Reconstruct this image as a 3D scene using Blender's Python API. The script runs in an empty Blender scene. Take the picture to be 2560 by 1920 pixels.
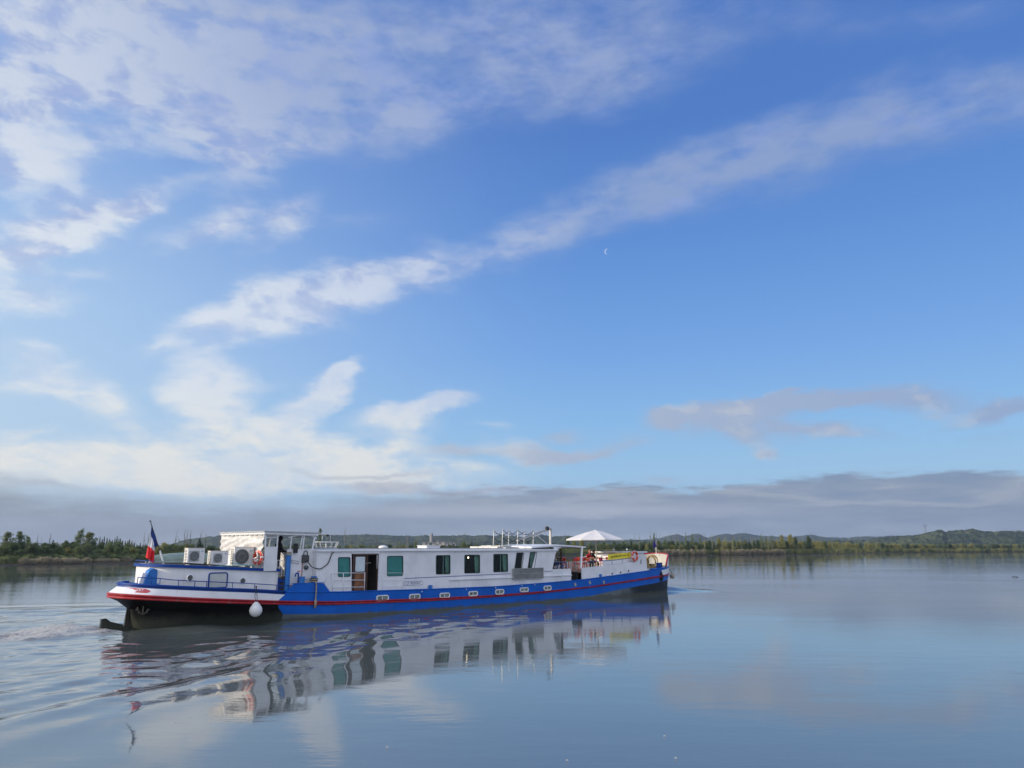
import bpy, bmesh, math, random
import numpy as np
from mathutils import Vector, Matrix, Euler
R = math.radians
PI = math.pi
random.seed(7)
scene = bpy.context.scene
col = scene.collection

# ------------------------------------------------------------------ camera
F, HZ, H = 1900.0, 1370.0, 3.2          # focal length in photo pixels, eye-level row, eye height in metres
PITCH = math.atan((HZ - 960) / F)
cam_d = bpy.data.cameras.new('camera')
cam = bpy.data.objects.new('camera', cam_d); col.objects.link(cam)
cam.location = (0, 0, H); cam.rotation_euler = (PI / 2 + PITCH, 0, 0)
cam_d.sensor_width = 36; cam_d.lens = 36 * F / 2560; cam_d.clip_end = 30000; cam_d.clip_start = 0.1
scene.camera = cam
scene.view_settings.view_transform = 'Standard'
scene.view_settings.look = 'None'
scene.view_settings.exposure = 0
scene.view_settings.gamma = 1

SUN_AZ, SUN_EL = -102.0, 18.0            # degrees: azimuth from +Y towards +X
sd = bpy.data.lights.new('sun', 'SUN'); sun = bpy.data.objects.new('sun', sd); col.objects.link(sun)
sd.energy = 4.6; sd.angle = R(0.6); sd.color = (1.0, 0.86, 0.68)
sv = Vector((math.sin(R(SUN_AZ)) * math.cos(R(SUN_EL)), math.cos(R(SUN_AZ)) * math.cos(R(SUN_EL)), math.sin(R(SUN_EL))))
sun.rotation_euler = sv.to_track_quat('Z', 'Y').to_euler(); sun.location = (-40, 0, 40)

def ray(px, py):
    x = (px - 1280) / F; y = -(py - 960) / F
    return Vector((x, math.cos(PITCH) - y * math.sin(PITCH), math.sin(PITCH) + y * math.cos(PITCH)))
def on_z(px, py, z=0.0):
    r = ray(px, py); return Vector((0, 0, H)) + r * ((z - H) / r.z)
def at_y(px, py, y):
    r = ray(px, py); return Vector((0, 0, H)) + r * (y / r.y)
def azel(px, py):
    r = ray(px, py).normalized()
    return math.degrees(math.atan2(r.x, r.y)), math.degrees(math.asin(r.z))
def lin(*c):
    f = lambda v: (v / 255) / 12.92 if v <= 10 else ((v / 255 + .055) / 1.055) ** 2.4
    return tuple(f(v) for v in c) + (1.0,)

class NT:
    """small helper to write node trees"""
    def __init__(s, tree):
        s.t = tree; s.n = tree.nodes; s.l = tree.links
    def put(s, sock, v):
        if v is None: return
        if hasattr(v, 'is_output'): s.l.new(v, sock)
        elif hasattr(v, '__len__') and sock.type == 'VECTOR': sock.default_value = tuple(v)[:3]
        else: sock.default_value = v
    def new(s, typ, ins=None, out=0, **kw):
        nd = s.n.new(typ)
        for k, v in kw.items(): setattr(nd, k, v)
        for k, v in (ins or {}).items(): s.put(nd.inputs[k], v)
        return nd.outputs[out]
    def m(s, op, a, b=None, c=None, clamp=False):
        nd = s.n.new('ShaderNodeMath'); nd.operation = op; nd.use_clamp = clamp
        for i, v in enumerate((a, b, c)): s.put(nd.inputs[i], v)
        return nd.outputs[0]
    def vm(s, op, a, b=None, out=0):
        nd = s.n.new('ShaderNodeVectorMath'); nd.operation = op
        s.put(nd.inputs[0], a); s.put(nd.inputs[1], b); return nd.outputs[out]
    def mix(s, f, a, b, mode='MIX'):
        nd = s.n.new('ShaderNodeMix'); nd.data_type = 'RGBA'; nd.blend_type = mode
        s.put(nd.inputs[0], f); s.put(nd.inputs[6], a); s.put(nd.inputs[7], b); return nd.outputs[2]
    def smooth(s, v, a, b, to0=0.0, to1=1.0):
        nd = s.n.new('ShaderNodeMapRange'); nd.interpolation_type = 'SMOOTHSTEP'
        for i, x in enumerate((v, a, b, to0, to1)): s.put(nd.inputs[i], x)
        return nd.outputs[0]
    def ramp(s, v, stops, interp='LINEAR'):
        nd = s.n.new('ShaderNodeValToRGB'); cr = nd.color_ramp; cr.interpolation = interp
        while len(cr.elements) < len(stops): cr.elements.new(0.5)
        for e, (p, c) in zip(cr.elements, stops):
            e.position = p; e.color = tuple(c) if len(c) == 4 else tuple(c) + (1,)
        s.put(nd.inputs[0], v); return nd.outputs[0]
    def noise(s, vec, scale, detail=4, rough=.55, out=0, dist=0.0, ntype='FBM'):
        nd = s.n.new('ShaderNodeTexNoise'); nd.noise_type = ntype
        s.put(nd.inputs['Vector'], vec); nd.inputs['Scale'].default_value = scale
        nd.inputs['Detail'].default_value = detail; nd.inputs['Roughness'].default_value = rough
        nd.inputs['Distortion'].default_value = dist
        return nd.outputs[out]

# ------------------------------------------------------------------ sky
world = bpy.data.worlds.new('World'); scene.world = world; world.use_nodes = True
W = NT(world.node_tree); W.n.clear()
geo = W.new('ShaderNodeNewGeometry', out='Incoming')
dirv = W.vm('SCALE', geo); W.n[-1].inputs['Scale'].default_value = -1.0
sx = W.n.new('ShaderNodeSeparateXYZ'); W.put(sx.inputs[0], dirv)
DX, DY, DZ = sx.outputs
DEG = 180 / PI
az = W.m('MULTIPLY', W.m('ARCTAN2', DX, DY), DEG)
el = W.m('MULTIPLY', W.m('ARCSINE', DZ), DEG)
el = W.m('ABSOLUTE', el)
P = W.new('ShaderNodeCombineXYZ', {0: az, 1: el})
# streaky noise space (cloud streets rise to the right)
stk = W.new('ShaderNodeMapping', {'Vector': P, 'Rotation': (0, 0, R(-16)), 'Scale': (0.5, 1.15, 1)}, vector_type='POINT')
n1 = W.noise(stk, 0.16, 5, .6, out='Color')
n2 = W.noise(stk, 0.55, 5, .6, out='Color')
def warp(src, n, ax, ay):
    c = W.vm('SUBTRACT', n, (.5, .5, .5))
    return W.vm('ADD', src, W.vm('MULTIPLY', c, (ax, ay, 0)))
Pw = warp(warp(P, n1, 5.0, 3.2), n2, 1.9, 1.5)
def blobs(lst, k=1.48):
    acc = None
    for (x, y, rx, ry, rot, s) in lst:
        c = azel(x, y); ca, sa = math.cos(R(rot)), math.sin(R(rot))
        a = azel(x + ca * rx * .5, y - sa * rx * .5); b = azel(x + sa * ry * .5, y + ca * ry * .5)
        la = 2 * math.hypot(a[0] - c[0], a[1] - c[1]); lb = 2 * math.hypot(b[0] - c[0], b[1] - c[1])
        ang = math.atan2(a[1] - c[1], a[0] - c[0])
        mp = W.new('ShaderNodeMapping', {'Vector': Pw, 'Location': (c[0], c[1], 0), 'Rotation': (0, 0, ang), 'Scale': (la * k, lb * k, 1)}, vector_type='TEXTURE')
        g = W.new('ShaderNodeTexGradient', {0: mp}, out=1, gradient_type='SPHERICAL')
        acc = W.m('MULTIPLY', g, s * 1.5) if acc is None else W.m('MULTIPLY_ADD', g, s * 1.5, acc)
    return acc
WHITE = [
 (30,160,230,260,0,.9),(350,90,300,120,-18,.7),(260,230,330,110,-14,.75),(20,260,130,60,0,.7),(60,420,150,60,-10,.8),
 (100,360,200,50,-5,.6),(820,150,190,120,-10,.5),(610,350,230,50,0,1.0),(620,400,110,90,40,.9),(540,300,170,60,20,.35),(1040,300,160,75,16,.95),
 (800,90,900,170,-4,.6),(420,130,500,170,-12,.55),(750,260,450,110,-8,.45),
 (200,530,180,60,14,1.35),(360,492,130,26,14,.9),(75,615,200,50,14,1.3),(550,567,180,42,12,1.0),(715,565,110,38,35,.85),(880,550,160,38,8,.3),
 (87,740,130,42,0,1.1),(115,680,190,28,0,.7),(60,880,120,60,-10,.3),
 (400,862,80,24,25,.5),(560,800,160,54,22,.95),(700,755,180,66,14,1.0),(860,735,180,60,14,.9),(1010,700,160,52,14,.85),(1090,672,80,62,-30,.6),
 (1245,620,90,58,20,.55),(1340,590,120,62,20,.5),(1500,520,210,72,18,.7),(1700,448,260,82,20,.72),(1900,390,240,80,20,.7),(2150,312,260,94,22,.7),(2420,255,280,104,14,.7),
 (2600,260,150,90,0,.4),(2200,400,420,60,22,.16),(1350,90,380,150,-5,.62),(1450,210,300,90,15,.4),(1900,40,500,60,-4,.34),(2300,40,260,40,0,.26),
 (200,975,180,58,-32,1.1),(60,960,110,40,-10,.8),(290,1035,80,28,-35,.55),(120,880,150,40,-20,.35),
 (530,965,105,85,0,1.4),(520,1055,110,60,0,.8),(640,955,100,18,-8,.4),(440,1000,80,26,-20,.5),
 (725,1050,150,44,34,1.35),(810,990,100,38,46,1.25),(852,938,60,22,50,1.0),(760,1110,170,48,-18,.85),(815,1135,60,60,0,.5),
 (985,1043,150,30,14,1.3),(1075,1012,100,28,14,1.15),(1010,1090,110,46,30,.8),(960,1135,140,30,0,.5),
 (20,1082,70,18,0,.8),(105,1075,55,13,0,.6),(290,1120,480,32,2,.85),(300,1170,760,48,0,1.15),(850,1195,420,46,-3,1.0),(600,1210,330,34,0,1.1),(1100,1180,240,28,0,.4),
 (1240,1062,60,14,0,.5),(1300,1128,80,32,-14,.9),(1160,1118,90,18,6,.5),(1460,1134,70,12,10,.5),(1890,1118,50,22,-30,.7),(1640,1046,44,24,0,.6),(1790,1026,90,20,8,.4),
]
GREY = [
 (1642,1049,52,32,0,.8),(1800,1031,170,34,8,.85),(2030,1000,290,24,4,.8),(2230,1006,250,26,-2,.8),(2500,1030,150,20,12,.8),
 (1890,1062,170,34,-4,.6),(2090,1072,140,18,-4,.5),(1860,1100,66,26,-20,.5),(1905,1133,34,16,0,.6),(1740,1095,90,24,0,.3),(1560,1100,80,26,0,.3),
 (1407,1088,56,20,4,.6),(1330,1136,80,26,-10,.7),(1465,1140,120,16,8,.9),(1150,1122,100,24,4,.55),
 (810,1195,160,10,-3,.5),(1010,1195,110,9,0,.5),(1120,1226,280,13,0,1.0),(1670,1200,60,10,4,.45),(2480,1085,80,10,5,.3),(2200,1170,120,10,0,.3),
 (560,30,900,60,-4,.22),(90,1216,200,14,-8,.45),
]
nf = W.noise(stk, 0.42, 8, .6)            # texture of the clouds
wsp = W.new('ShaderNodeMapping', {'Vector': Pw, 'Rotation': (0, 0, R(-52)), 'Scale': (0.28, 1.25, 1)})
nw = W.noise(wsp, .55, 5, .55)              # fine wisps combed across the streets
nfc = W.m('MULTIPLY_ADD', W.m('SUBTRACT', nw, .5), .4, W.m('MULTIPLY', W.m('SUBTRACT', nf, .5), .8))
dW = blobs(WHITE)
dG = blobs(GREY)
# the rest of the sky, outside the framed part: loose clouds everywhere
plane = W.vm('MULTIPLY', dirv, W.new('ShaderNodeCombineXYZ', {0: W.m('DIVIDE', 1.0, W.m('ADD', W.m('ABSOLUTE', DZ), .12)), 1: W.m('DIVIDE', 1.0, W.m('ADD', W.m('ABSOLUTE', DZ), .12)), 2: 0.0}))
ng = W.noise(plane, 1.3, 6, .55)
away = W.m('MAXIMUM', W.smooth(W.m('ABSOLUTE', az), 40, 60), W.smooth(el, 40, 52))
dW = W.m('MULTIPLY_ADD', W.m('MULTIPLY', away, W.smooth(ng, .42, .72)), 1.1, dW)
nlow = W.m('SUBTRACT', W.noise(stk, 0.17, 4, .5), .5)
def density(d, hi, k, kl):
    t = W.m('MULTIPLY_ADD', nfc, k, W.m('MULTIPLY_ADD', nlow, kl, 1.0))
    t = W.m('MAXIMUM', t, .08)
    return W.smooth(W.m('MULTIPLY', d, t), 0.0, hi)
cw = density(dW, 2.05, 3.2, 1.1)
cg = density(dG, 1.15, 2.2, 1.0)
# clear-sky colour: darker blue high up and to the right, pale towards the low left
clear = W.ramp(W.m('DIVIDE', el, 45), [(0, lin(166, 198, 228)), (.12, lin(158, 203, 240)), (.2, lin(140, 192, 241)), (.32, lin(118, 170, 236)), (.5, lin(94, 146, 220)), (.68, lin(80, 128, 205)), (.9, lin(76, 121, 198)), (1, lin(76, 118, 192))])
side = W.smooth(az, 8, -46)
pale = W.ramp(W.m('DIVIDE', el, 45), [(0, lin(205, 225, 240)), (.35, lin(186, 216, 246)), (.6, lin(150, 186, 238)), (1, lin(140, 168, 222))])
base = W.mix(W.m('MULTIPLY', side, .95), clear, pale)
nis = W.new('ShaderNodeTexSky', sky_type='NISHITA', sun_disc=False, sun_elevation=R(SUN_EL), sun_rotation=R(SUN_AZ), altitude=50, air_density=1.0, dust_density=0.6, ozone_density=1.4)
nis = W.vm('SCALE', nis); W.n[-1].inputs['Scale'].default_value = 0.1
base = W.mix(0.12, base, nis)
wc = W.ramp(W.m('DIVIDE', W.m('ADD', az, 45), 90), [(0, lin(232, 237, 242)), (.2, lin(226, 233, 241)), (.42, lin(208, 218, 236)), (.62, lin(138, 163, 205)), (1, lin(118, 147, 197))])
hi = W.smooth(el, 16, 34)
wc = W.mix(W.m('MULTIPLY', hi, W.smooth(az, -40, -12, .35, .9)), wc, lin(150, 168, 208))
wc = W.mix(W.m('MULTIPLY', W.smooth(el, 13, 6), .9), wc, lin(240, 239, 231))
nsh = W.m('SUBTRACT', W.noise(W.new('ShaderNodeMapping', {'Vector': Pw, 'Rotation': (0, 0, R(-24)), 'Scale': (.7, 1.2, 1)}), 0.36, 6, .58), .5)
shade = W.smooth(W.m('MULTIPLY_ADD', nlow, .5, W.m('MULTIPLY_ADD', nfc, .5, nsh)), .07, -.15)
wc = W.mix(W.m('MULTIPLY', shade, W.smooth(el, 6, 24, .4, .75)), wc, W.mix(W.smooth(el, 6, 22), lin(178, 208, 240), lin(146, 167, 218)))
sky = W.mix(W.m('MULTIPLY', cw, .9), base, wc)
gc = W.ramp(W.m('DIVIDE', W.m('ADD', az, 45), 90), [(0, lin(170, 176, 186)), (.5, lin(178, 188, 206)), (1, lin(142, 164, 204))])
gc = W.mix(W.smooth(nsh, .02, .14, 0, .55), gc, lin(206, 205, 206))
sky = W.mix(W.m('MULTIPLY', cg, .85), sky, gc)
# low bank of grey stratus along the horizon
edge_pts = [(0,1222),(200,1244),(480,1272),(720,1274),(900,1254),(1100,1238),(1300,1226),(1540,1212),(1700,1226),(1900,1203),(2100,1192),(2300,1185),(2560,1182)]
fc = W.n.new('ShaderNodeFloatCurve'); cv = fc.mapping.curves[0]
pts = [((azel(x, y)[0] + 45) / 90, azel(x, y)[1] / 10) for x, y in edge_pts]
while len(cv.points) < len(pts) + 2: cv.points.new(.5, .5)
for p, q in zip(cv.points, [(0, pts[0][1])] + pts + [(1, pts[-1][1])]): p.location = q
fc.mapping.update(); W.put(fc.inputs['Value'], W.m('DIVIDE', W.m('ADD', az, 45), 90))
edge = W.m('MULTIPLY', fc.outputs[0], 10)
hs = W.new('ShaderNodeMapping', {'Vector': P, 'Scale': (0.22, 1.3, 1)})
nb = W.m('SUBTRACT', W.noise(hs, 1.1, 7, .62), .5)
nb2 = W.m('SUBTRACT', W.noise(hs, .35, 3, .5), .5)
dd = W.m('SUBTRACT', W.m('MULTIPLY_ADD', nb, 2.6, edge), el)
soft = W.smooth(az, 2, -16, .32, 1.3)
band = W.smooth(dd, W.m('MULTIPLY', soft, -1), soft)
bt = W.m('ADD', W.m('DIVIDE', el, 6.5), W.m('MULTIPLY_ADD', nb, .6, W.m('MULTIPLY', nb2, 1.1)))
bc = W.ramp(bt, [(0, lin(164, 177, 189)), (.2, lin(148, 162, 178)), (.38, lin(138, 152, 171)), (.52, lin(164, 174, 186)), (.62, lin(146, 159, 178)), (.8, lin(130, 149, 174)), (1, lin(150, 174, 205))])
bcl = W.ramp(bt, [(0, lin(162, 170, 175)), (.25, lin(146, 155, 163)), (.5, lin(142, 151, 160)), (.72, lin(162, 171, 175)), (.9, lin(205, 208, 204)), (1, lin(225, 226, 220))])
bc = W.mix(W.smooth(az, 5, -20), bc, bcl)
stripe = W.m('MULTIPLY', W.smooth(W.m('ABSOLUTE', W.m('SUBTRACT', W.m('MULTIPLY_ADD', nb, .5, el), azel(1500, 1278)[1])), .8, 0.05), W.m('MULTIPLY', W.smooth(az, -20, -4), W.smooth(az, 28, 6)))
bc = W.mix(W.m('MULTIPLY', stripe, .7), bc, lin(184, 190, 202))
sky = W.mix(W.m('MULTIPLY', band, .96), sky, bc)
# the thin daytime moon
mc = ray(1518, 629).normalized(); mr = 7.5 / F * math.cos(R(20))
def disc(c, r):
    return W.smooth(W.vm('DISTANCE', dirv, tuple(c), out=1), r * 1.12, r * .88)
rgt = Vector((math.cos(math.atan2(mc.x, mc.y)), -math.sin(math.atan2(mc.x, mc.y)), 0))
c2 = (mc + rgt * mr * .42 - Vector((0, 0, 1)) * mr * .08)
moon = W.m('MULTIPLY', disc(mc, mr), W.m('SUBTRACT', 1.0, disc(c2, mr * .95)))
sky = W.mix(W.m('MULTIPLY', moon, .5), sky, lin(214, 222, 238))
# unseen bright cloud sheet added behind the viewer to light barge and trees
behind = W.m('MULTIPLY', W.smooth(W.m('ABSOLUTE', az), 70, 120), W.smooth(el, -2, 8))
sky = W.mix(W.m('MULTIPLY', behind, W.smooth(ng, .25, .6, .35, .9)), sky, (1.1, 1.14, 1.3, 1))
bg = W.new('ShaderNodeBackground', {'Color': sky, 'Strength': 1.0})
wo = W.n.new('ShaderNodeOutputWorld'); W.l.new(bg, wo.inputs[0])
world.cycles.sampling_method = 'MANUAL'; world.cycles.sample_map_resolution = 512

# ------------------------------------------------------------------ materials and mesh helpers
MATS = {}
def mat(name, rgb, rough=.5, metal=0, var=.12, vscale=3.0, bump=0, bscale=20, spec=.5, dirt=None, dirt_amt=0, coat=0, rnd=0.0, emit=0, alpha=None, trans=0, objrand=None):
    if name in MATS: return MATS[name]
    m = bpy.data.materials.new(name); m.use_nodes = True; T = NT(m.node_tree)
    b = T.n['Principled BSDF']; oc = T.new('ShaderNodeTexCoord', out='Object')
    c = tuple(rgb) + (1,) if len(rgb) == 3 else rgb
    colr = None
    if objrand:
        oi = T.new('ShaderNodeObjectInfo', out='Random')
        colr = T.ramp(oi, [(i / max(1, len(objrand) - 1), q) for i, q in enumerate(objrand)])
    n = T.noise(oc, vscale, 4, .6)
    if var: colr = T.mix(T.smooth(n, .3, .7, 0, 1), T.mix(var, colr if colr is not None else c, (0, 0, 0, 1)), T.mix(var, colr if colr is not None else c, T.mix(1.0, colr if colr is not None else c, (1.6, 1.6, 1.6, 1), 'MULTIPLY')))
    if dirt: 
        d = T.smooth(T.noise(T.new('ShaderNodeMapping', {'Vector': oc, 'Scale': (1, 1, .25)}), vscale * 2.3, 6, .65), .52, .7)
        colr = T.mix(T.m('MULTIPLY', d, dirt_amt), colr if colr is not None else c, tuple(dirt) + (1,) if len(dirt) == 3 else dirt)
    T.put(b.inputs['Base Color'], colr if colr is not None else c)
    b.inputs['Metallic'].default_value = metal; b.inputs['IOR'].default_value = 1.45
    b.inputs['Specular IOR Level'].default_value = spec; b.inputs['Coat Weight'].default_value = coat
    T.put(b.inputs['Roughness'], T.smooth(n, .2, .8, max(rough - .08, .02), min(rough + .1, 1)))
    if bump:
        bn = T.new('ShaderNodeBump', {'Strength': bump, 'Distance': .02, 'Height': T.noise(oc, bscale, 4, .6)})
        T.put(b.inputs['Normal'], bn)
    if emit:
        b.inputs['Emission Color'].default_value = c; b.inputs['Emission Strength'].default_value = emit
    if alpha is not None: b.inputs['Alpha'].default_value = alpha
    if trans: b.inputs['Transmission Weight'].default_value = trans
    MATS[name] = m; return m

def tag(o, label=None, cat=None, group=None, kind=None):
    if label: o['label'] = label
    if cat: o['category'] = cat
    if group: o['group'] = group
    if kind: o['kind'] = kind
    return o
def link_mesh(name, me, mats, parent=None, smooth=False):
    o = bpy.data.objects.new(name, me); col.objects.link(o)
    for m in (mats if isinstance(mats, (list, tuple)) else [mats]): me.materials.append(m)
    if smooth:
        me.polygons.foreach_set('use_smooth', [True] * len(me.polygons))
    if parent: o.parent = parent
    return o
def np_mesh(name, v, f, mi=None):
    me = bpy.data.meshes.new(name); v = np.asarray(v, 'f4'); f = np.asarray(f, 'i4')
    me.vertices.add(len(v)); me.vertices.foreach_set('co', v.ravel())
    k = f.shape[1]; me.loops.add(f.size); me.loops.foreach_set('vertex_index', f.ravel())
    me.polygons.add(len(f)); me.polygons.foreach_set('loop_start', np.arange(len(f), dtype='i4') * k)
    if mi is not None: me.polygons.foreach_set('material_index', np.asarray(mi, 'i4'))
    me.update(calc_edges=True); return me
def empty(name, loc=(0, 0, 0), rz=0, label=None, cat=None, group=None):
    o = bpy.data.objects.new(name, None); col.objects.link(o); o.empty_display_size = .2
    o.location = loc; o.rotation_euler = (0, 0, rz); tag(o, label, cat, group); return o
def vnoise(x, y, seed=0):
    """smooth value noise on arrays"""
    xi = np.floor(x).astype('i8'); yi = np.floor(y).astype('i8'); xf = x - xi; yf = y - yi
    def h(a, b):
        n = (a * 374761393 + b * 668265263 + seed * 982451653) & 0x7fffffff
        n = ((n ^ (n >> 13)) * 1274126177) & 0x7fffffff
        return (n ^ (n >> 16)) % 65536 / 65536.0
    u = xf * xf * (3 - 2 * xf); v = yf * yf * (3 - 2 * yf)
    return (h(xi, yi) * (1 - u) + h(xi + 1, yi) * u) * (1 - v) + (h(xi, yi + 1) * (1 - u) + h(xi + 1, yi + 1) * u) * v
def fnoise(x, y, seed=0, oct=4):
    s = 0; a = .5
    for i in range(oct): s = s + a * (vnoise(x * 2 ** i, y * 2 ** i, seed + i) - .5); a *= .5
    return s

# ------------------------------------------------------------------ the barge's own frame: X along the hull, Y away from the camera side, Z up
ANG = R(46.15); BH = 2.53
U = Vector((math.cos(ANG), math.sin(ANG), 0)); V = Vector((-math.sin(ANG), math.cos(ANG), 0))
B0 = on_z(560, 1567) + V * BH
def L(px, py, Y=-BH):
    """photo measurement -> (X, Z) on the barge's lengthwise plane at Y"""
    r = ray(px, py); c = Vector((0, 0, H)) - B0; t = (Y - c.dot(V)) / r.dot(V); q = c + r * t
    return q.dot(U), q.z
def Wp(X, Y, Z): return B0 + U * X + V * Y + Vector((0, 0, Z))

# ------------------------------------------------------------------ water: one sheet, real wake waves near the barge
def axis(a, b, step_fn, far_lo, far_hi, g=1.12):
    v = [a]
    while v[-1] < b: v.append(v[-1] + step_fn(v[-1]))
    s = v[1] - v[0]; lo = []; q = a
    while q > far_lo: s *= g; q -= s; lo.append(q)
    s = v[-1] - v[-2]; hi = []; q = v[-1]
    while q < far_hi: s *= g; q += s; hi.append(q)
    return np.array(lo[::-1] + v + hi)
gx = axis(-40, 24, lambda v: .135, -6000, 7000)
gy = axis(9, 92, lambda v: max(.07, .0036 * v), -300, 9000)
GX, GY = np.meshgrid(gx, gy)
rx, ry = GX - B0.x, GY - B0.y
SX = rx * U.x + ry * U.y; SY = rx * V.x + ry * V.y
def kelvin(s, t, k0, amp, c, phase=0.0, n=56, wedge=.335):
    out = np.zeros_like(s); ok = (s > 0) & (s < 75) & (np.abs(t) < .5 * s + 1.5)
    ss, tt = s[ok], t[ok]; acc = np.zeros_like(ss)
    th = np.linspace(-1.32, 1.32, n)
    for q in th:
        sec = 1 / math.cos(q); w = math.exp(-c * (sec - 1)) * (1 if abs(q) < 1.2 else .4)
        acc += w * np.cos(k0 * sec * sec * (ss * math.cos(q) + tt * math.sin(q)) + phase)
    acc *= amp * (th[1] - th[0])
    r = np.abs(tt) / np.maximum(ss, .3)
    m = 1 / (1 + np.exp((r - wedge) / (.012 + .1 / (1 + ss * .5)))) * np.clip(ss / 1.5, 0, 1)
    out[ok] = acc * m; return out
BOWX = 36.3
hz = np.zeros_like(GX)
near = (GX > -60) & (GX < 40) & (GY > 0) & (GY < 120)
hz += kelvin(BOWX + .3 - SX, SY, 1.3, .075, .5, .6) * np.clip((BOWX - SX) / 26, .3, 1)
hz += kelvin(9.0 - SX, SY + 1.6, 1.7, .062, .42, 1.9)
hz += kelvin(-1.5 - SX, SY, 1.5, .125, .5, .2)
hz += kelvin(30.0 - SX, SY + 2.0, 2.6, .016, .3, .9)
# piled-up water at the stem, hollow along the shoulder
hz += .26 * np.exp(-(((SX - BOWX - .3) / 1.0) ** 2 + (SY / 1.8) ** 2))
hz += .11 * np.exp(-(((SX - BOWX - 1.4) / 1.5) ** 2 + ((SY + .8) / 2.4) ** 2))
hz -= .05 * np.exp(-(((SX - 29) / 3.2) ** 2 + ((np.abs(SY) - 2.7) / .8) ** 2))
# propeller wash behind the rudder
back = np.maximum(-3.4 - SX, 0)
wid = 1.2 + .07 * back
wash = np.exp(-(SY / wid) ** 2) * np.clip(back / .8, 0, 1) * np.exp(-back / 34)
edge_ = np.exp(-((np.abs(SY + .4) - wid * 1.0) / (.55 + .03 * back)) ** 2) * np.clip(back / .8, 0, 1) * np.exp(-back / 26)
tn = fnoise(SX * 1.3, SY * 1.9, 3, 4) + .6 * fnoise(SX * 3.7, SY * 4.1, 9, 3)
hz += wash * tn * .22 + edge_ * (.06 + .22 * np.abs(tn))
hz += .10 * np.exp(-(((SX + 3.9) / .7) ** 2 + ((SY) / .9) ** 2))
# long oblique ridges spreading from the bow on both sides
def diverging(ang, k, amp, q0, width, seed, s0, ramp=30, start=0):
    out = np.zeros_like(SX)
    for sg in (-1, 1):
        s = s0 - SX; t = SY * sg
        q = t * math.cos(R(ang)) - s * math.sin(R(ang)); a = s * math.cos(R(ang)) + t * math.sin(R(ang))
        wv = q + 1.0 * fnoise(a / 9 + sg * 7, q / 5, seed, 3) + .35 * fnoise(a / 2.5, q / 2, seed + 5, 2)
        env = np.exp(-((q - q0) / width) ** 2) * np.clip((a - start) / ramp, .04 if start == 0 else 0, 1) * np.clip((70 - a) / 25, 0, 1) * (.45 + 1.1 * vnoise(a / 7, q / 3, seed + 9)) * np.clip((t - 2.4) / 1.2, 0, 1)
        out += amp * env * np.cos(k * wv)
    return out
hz += diverging(24, 3.0, .020, -5.0, 2.2, 51, BOWX)
hz += diverging(25, 1.5, .034, -5.2, 3.4, 91, BOWX, 24, 20)
hz += diverging(21, 2.0, .024, -4.5, 3.5, 93, 6.0, 14, 5)
hz += diverging(19, 4.3, .016, -1.0, 2.6, 61, BOWX - 4)
hz += diverging(22, 2.3, .020, -2.0, 3.0, 71, 8.0)
hz += diverging(17, 3.6, .014, -.5, 2.4, 81, 1.0)
# confused small waves around the stern quarter, fading into glassy water
quart = np.exp(-np.maximum(np.abs(SY) - 2.5, 0) / 5.0) * np.clip((20 - SX) / 16, 0, 1) * np.exp(-np.maximum(-SX - 3, 0) / 40)
hz += quart * .017 * fnoise(SX * .55 + SY * .18, SY * 1.5, 21, 4)
hz += near * .006 * fnoise(GX * .22, GY * .5, 33, 3)
hz *= near
ny, nx = GX.shape
idx = np.arange(nx * ny).reshape(ny, nx)
wf = np.stack([idx[:-1, :-1], idx[:-1, 1:], idx[1:, 1:], idx[1:, :-1]], -1).reshape(-1, 4)
wme = np_mesh('river_water', np.stack([GX, GY, hz], -1).reshape(-1, 3), wf)
for nm, arr in (('churn', np.clip(wash * 1.2 + edge_ * .9, 0, 1)), ('quarter', np.clip(quart, 0, 1))):
    at = wme.attributes.new(nm, 'FLOAT', 'POINT'); at.data.foreach_set('value', arr.astype('f4').ravel())
wm = bpy.data.materials.new('river_water_surface'); wm.use_nodes = True; T = NT(wm.node_tree); b = T.n['Principled BSDF']
pos = T.new('ShaderNodeNewGeometry', out='Position')
ch = T.new('ShaderNodeAttribute', out='Fac', attribute_name='churn'); qt = T.new('ShaderNodeAttribute', out='Fac', attribute_name='quarter')
r1 = T.noise(T.new('ShaderNodeMapping', {'Vector': pos, 'Rotation': (0, 0, R(20)), 'Scale': (.5, 1.2, 1)}), 1.1, 3, .55)
r2 = T.noise(T.new('ShaderNodeMapping', {'Vector': pos, 'Rotation': (0, 0, R(10)), 'Scale': (.6, 1.3, 1)}), 7.0, 3, .6)
patch = T.smooth(T.noise(T.new('ShaderNodeMapping', {'Vector': pos, 'Rotation': (0, 0, R(14)), 'Scale': (.25, 1, 1)}), .06, 3, .5), .42, .62)
amp2 = T.m('ADD', T.m('MULTIPLY_ADD', patch, .0016, .0007), T.m('ADD', T.m('MULTIPLY', qt, .0022), T.m('MULTIPLY', ch, .02)))
hgt = T.m('MULTIPLY_ADD', r2, amp2, T.m('MULTIPLY', r1, T.m('MULTIPLY_ADD', patch, .004, .004)))
hgt = T.m('MULTIPLY_ADD', T.noise(pos, 3.2, 5, .7), T.m('MULTIPLY', ch, .05), hgt)
T.put(b.inputs['Normal'], T.new('ShaderNodeBump', {'Strength': 1.0, 'Distance': 1.0, 'Height': hgt}))
foam = T.smooth(T.m('MULTIPLY_ADD', ch, .42, T.noise(pos, 5.5, 7, .75)), .76, .95)
foam = T.m('MULTIPLY', foam, T.smooth(ch, .15, .5))
T.put(b.inputs['Base Color'], T.mix(foam, T.mix(T.smooth(ch, 0, .8), (.095, .115, .115, 1), (.19, .17, .13, 1)), (.42, .40, .35, 1)))
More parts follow.
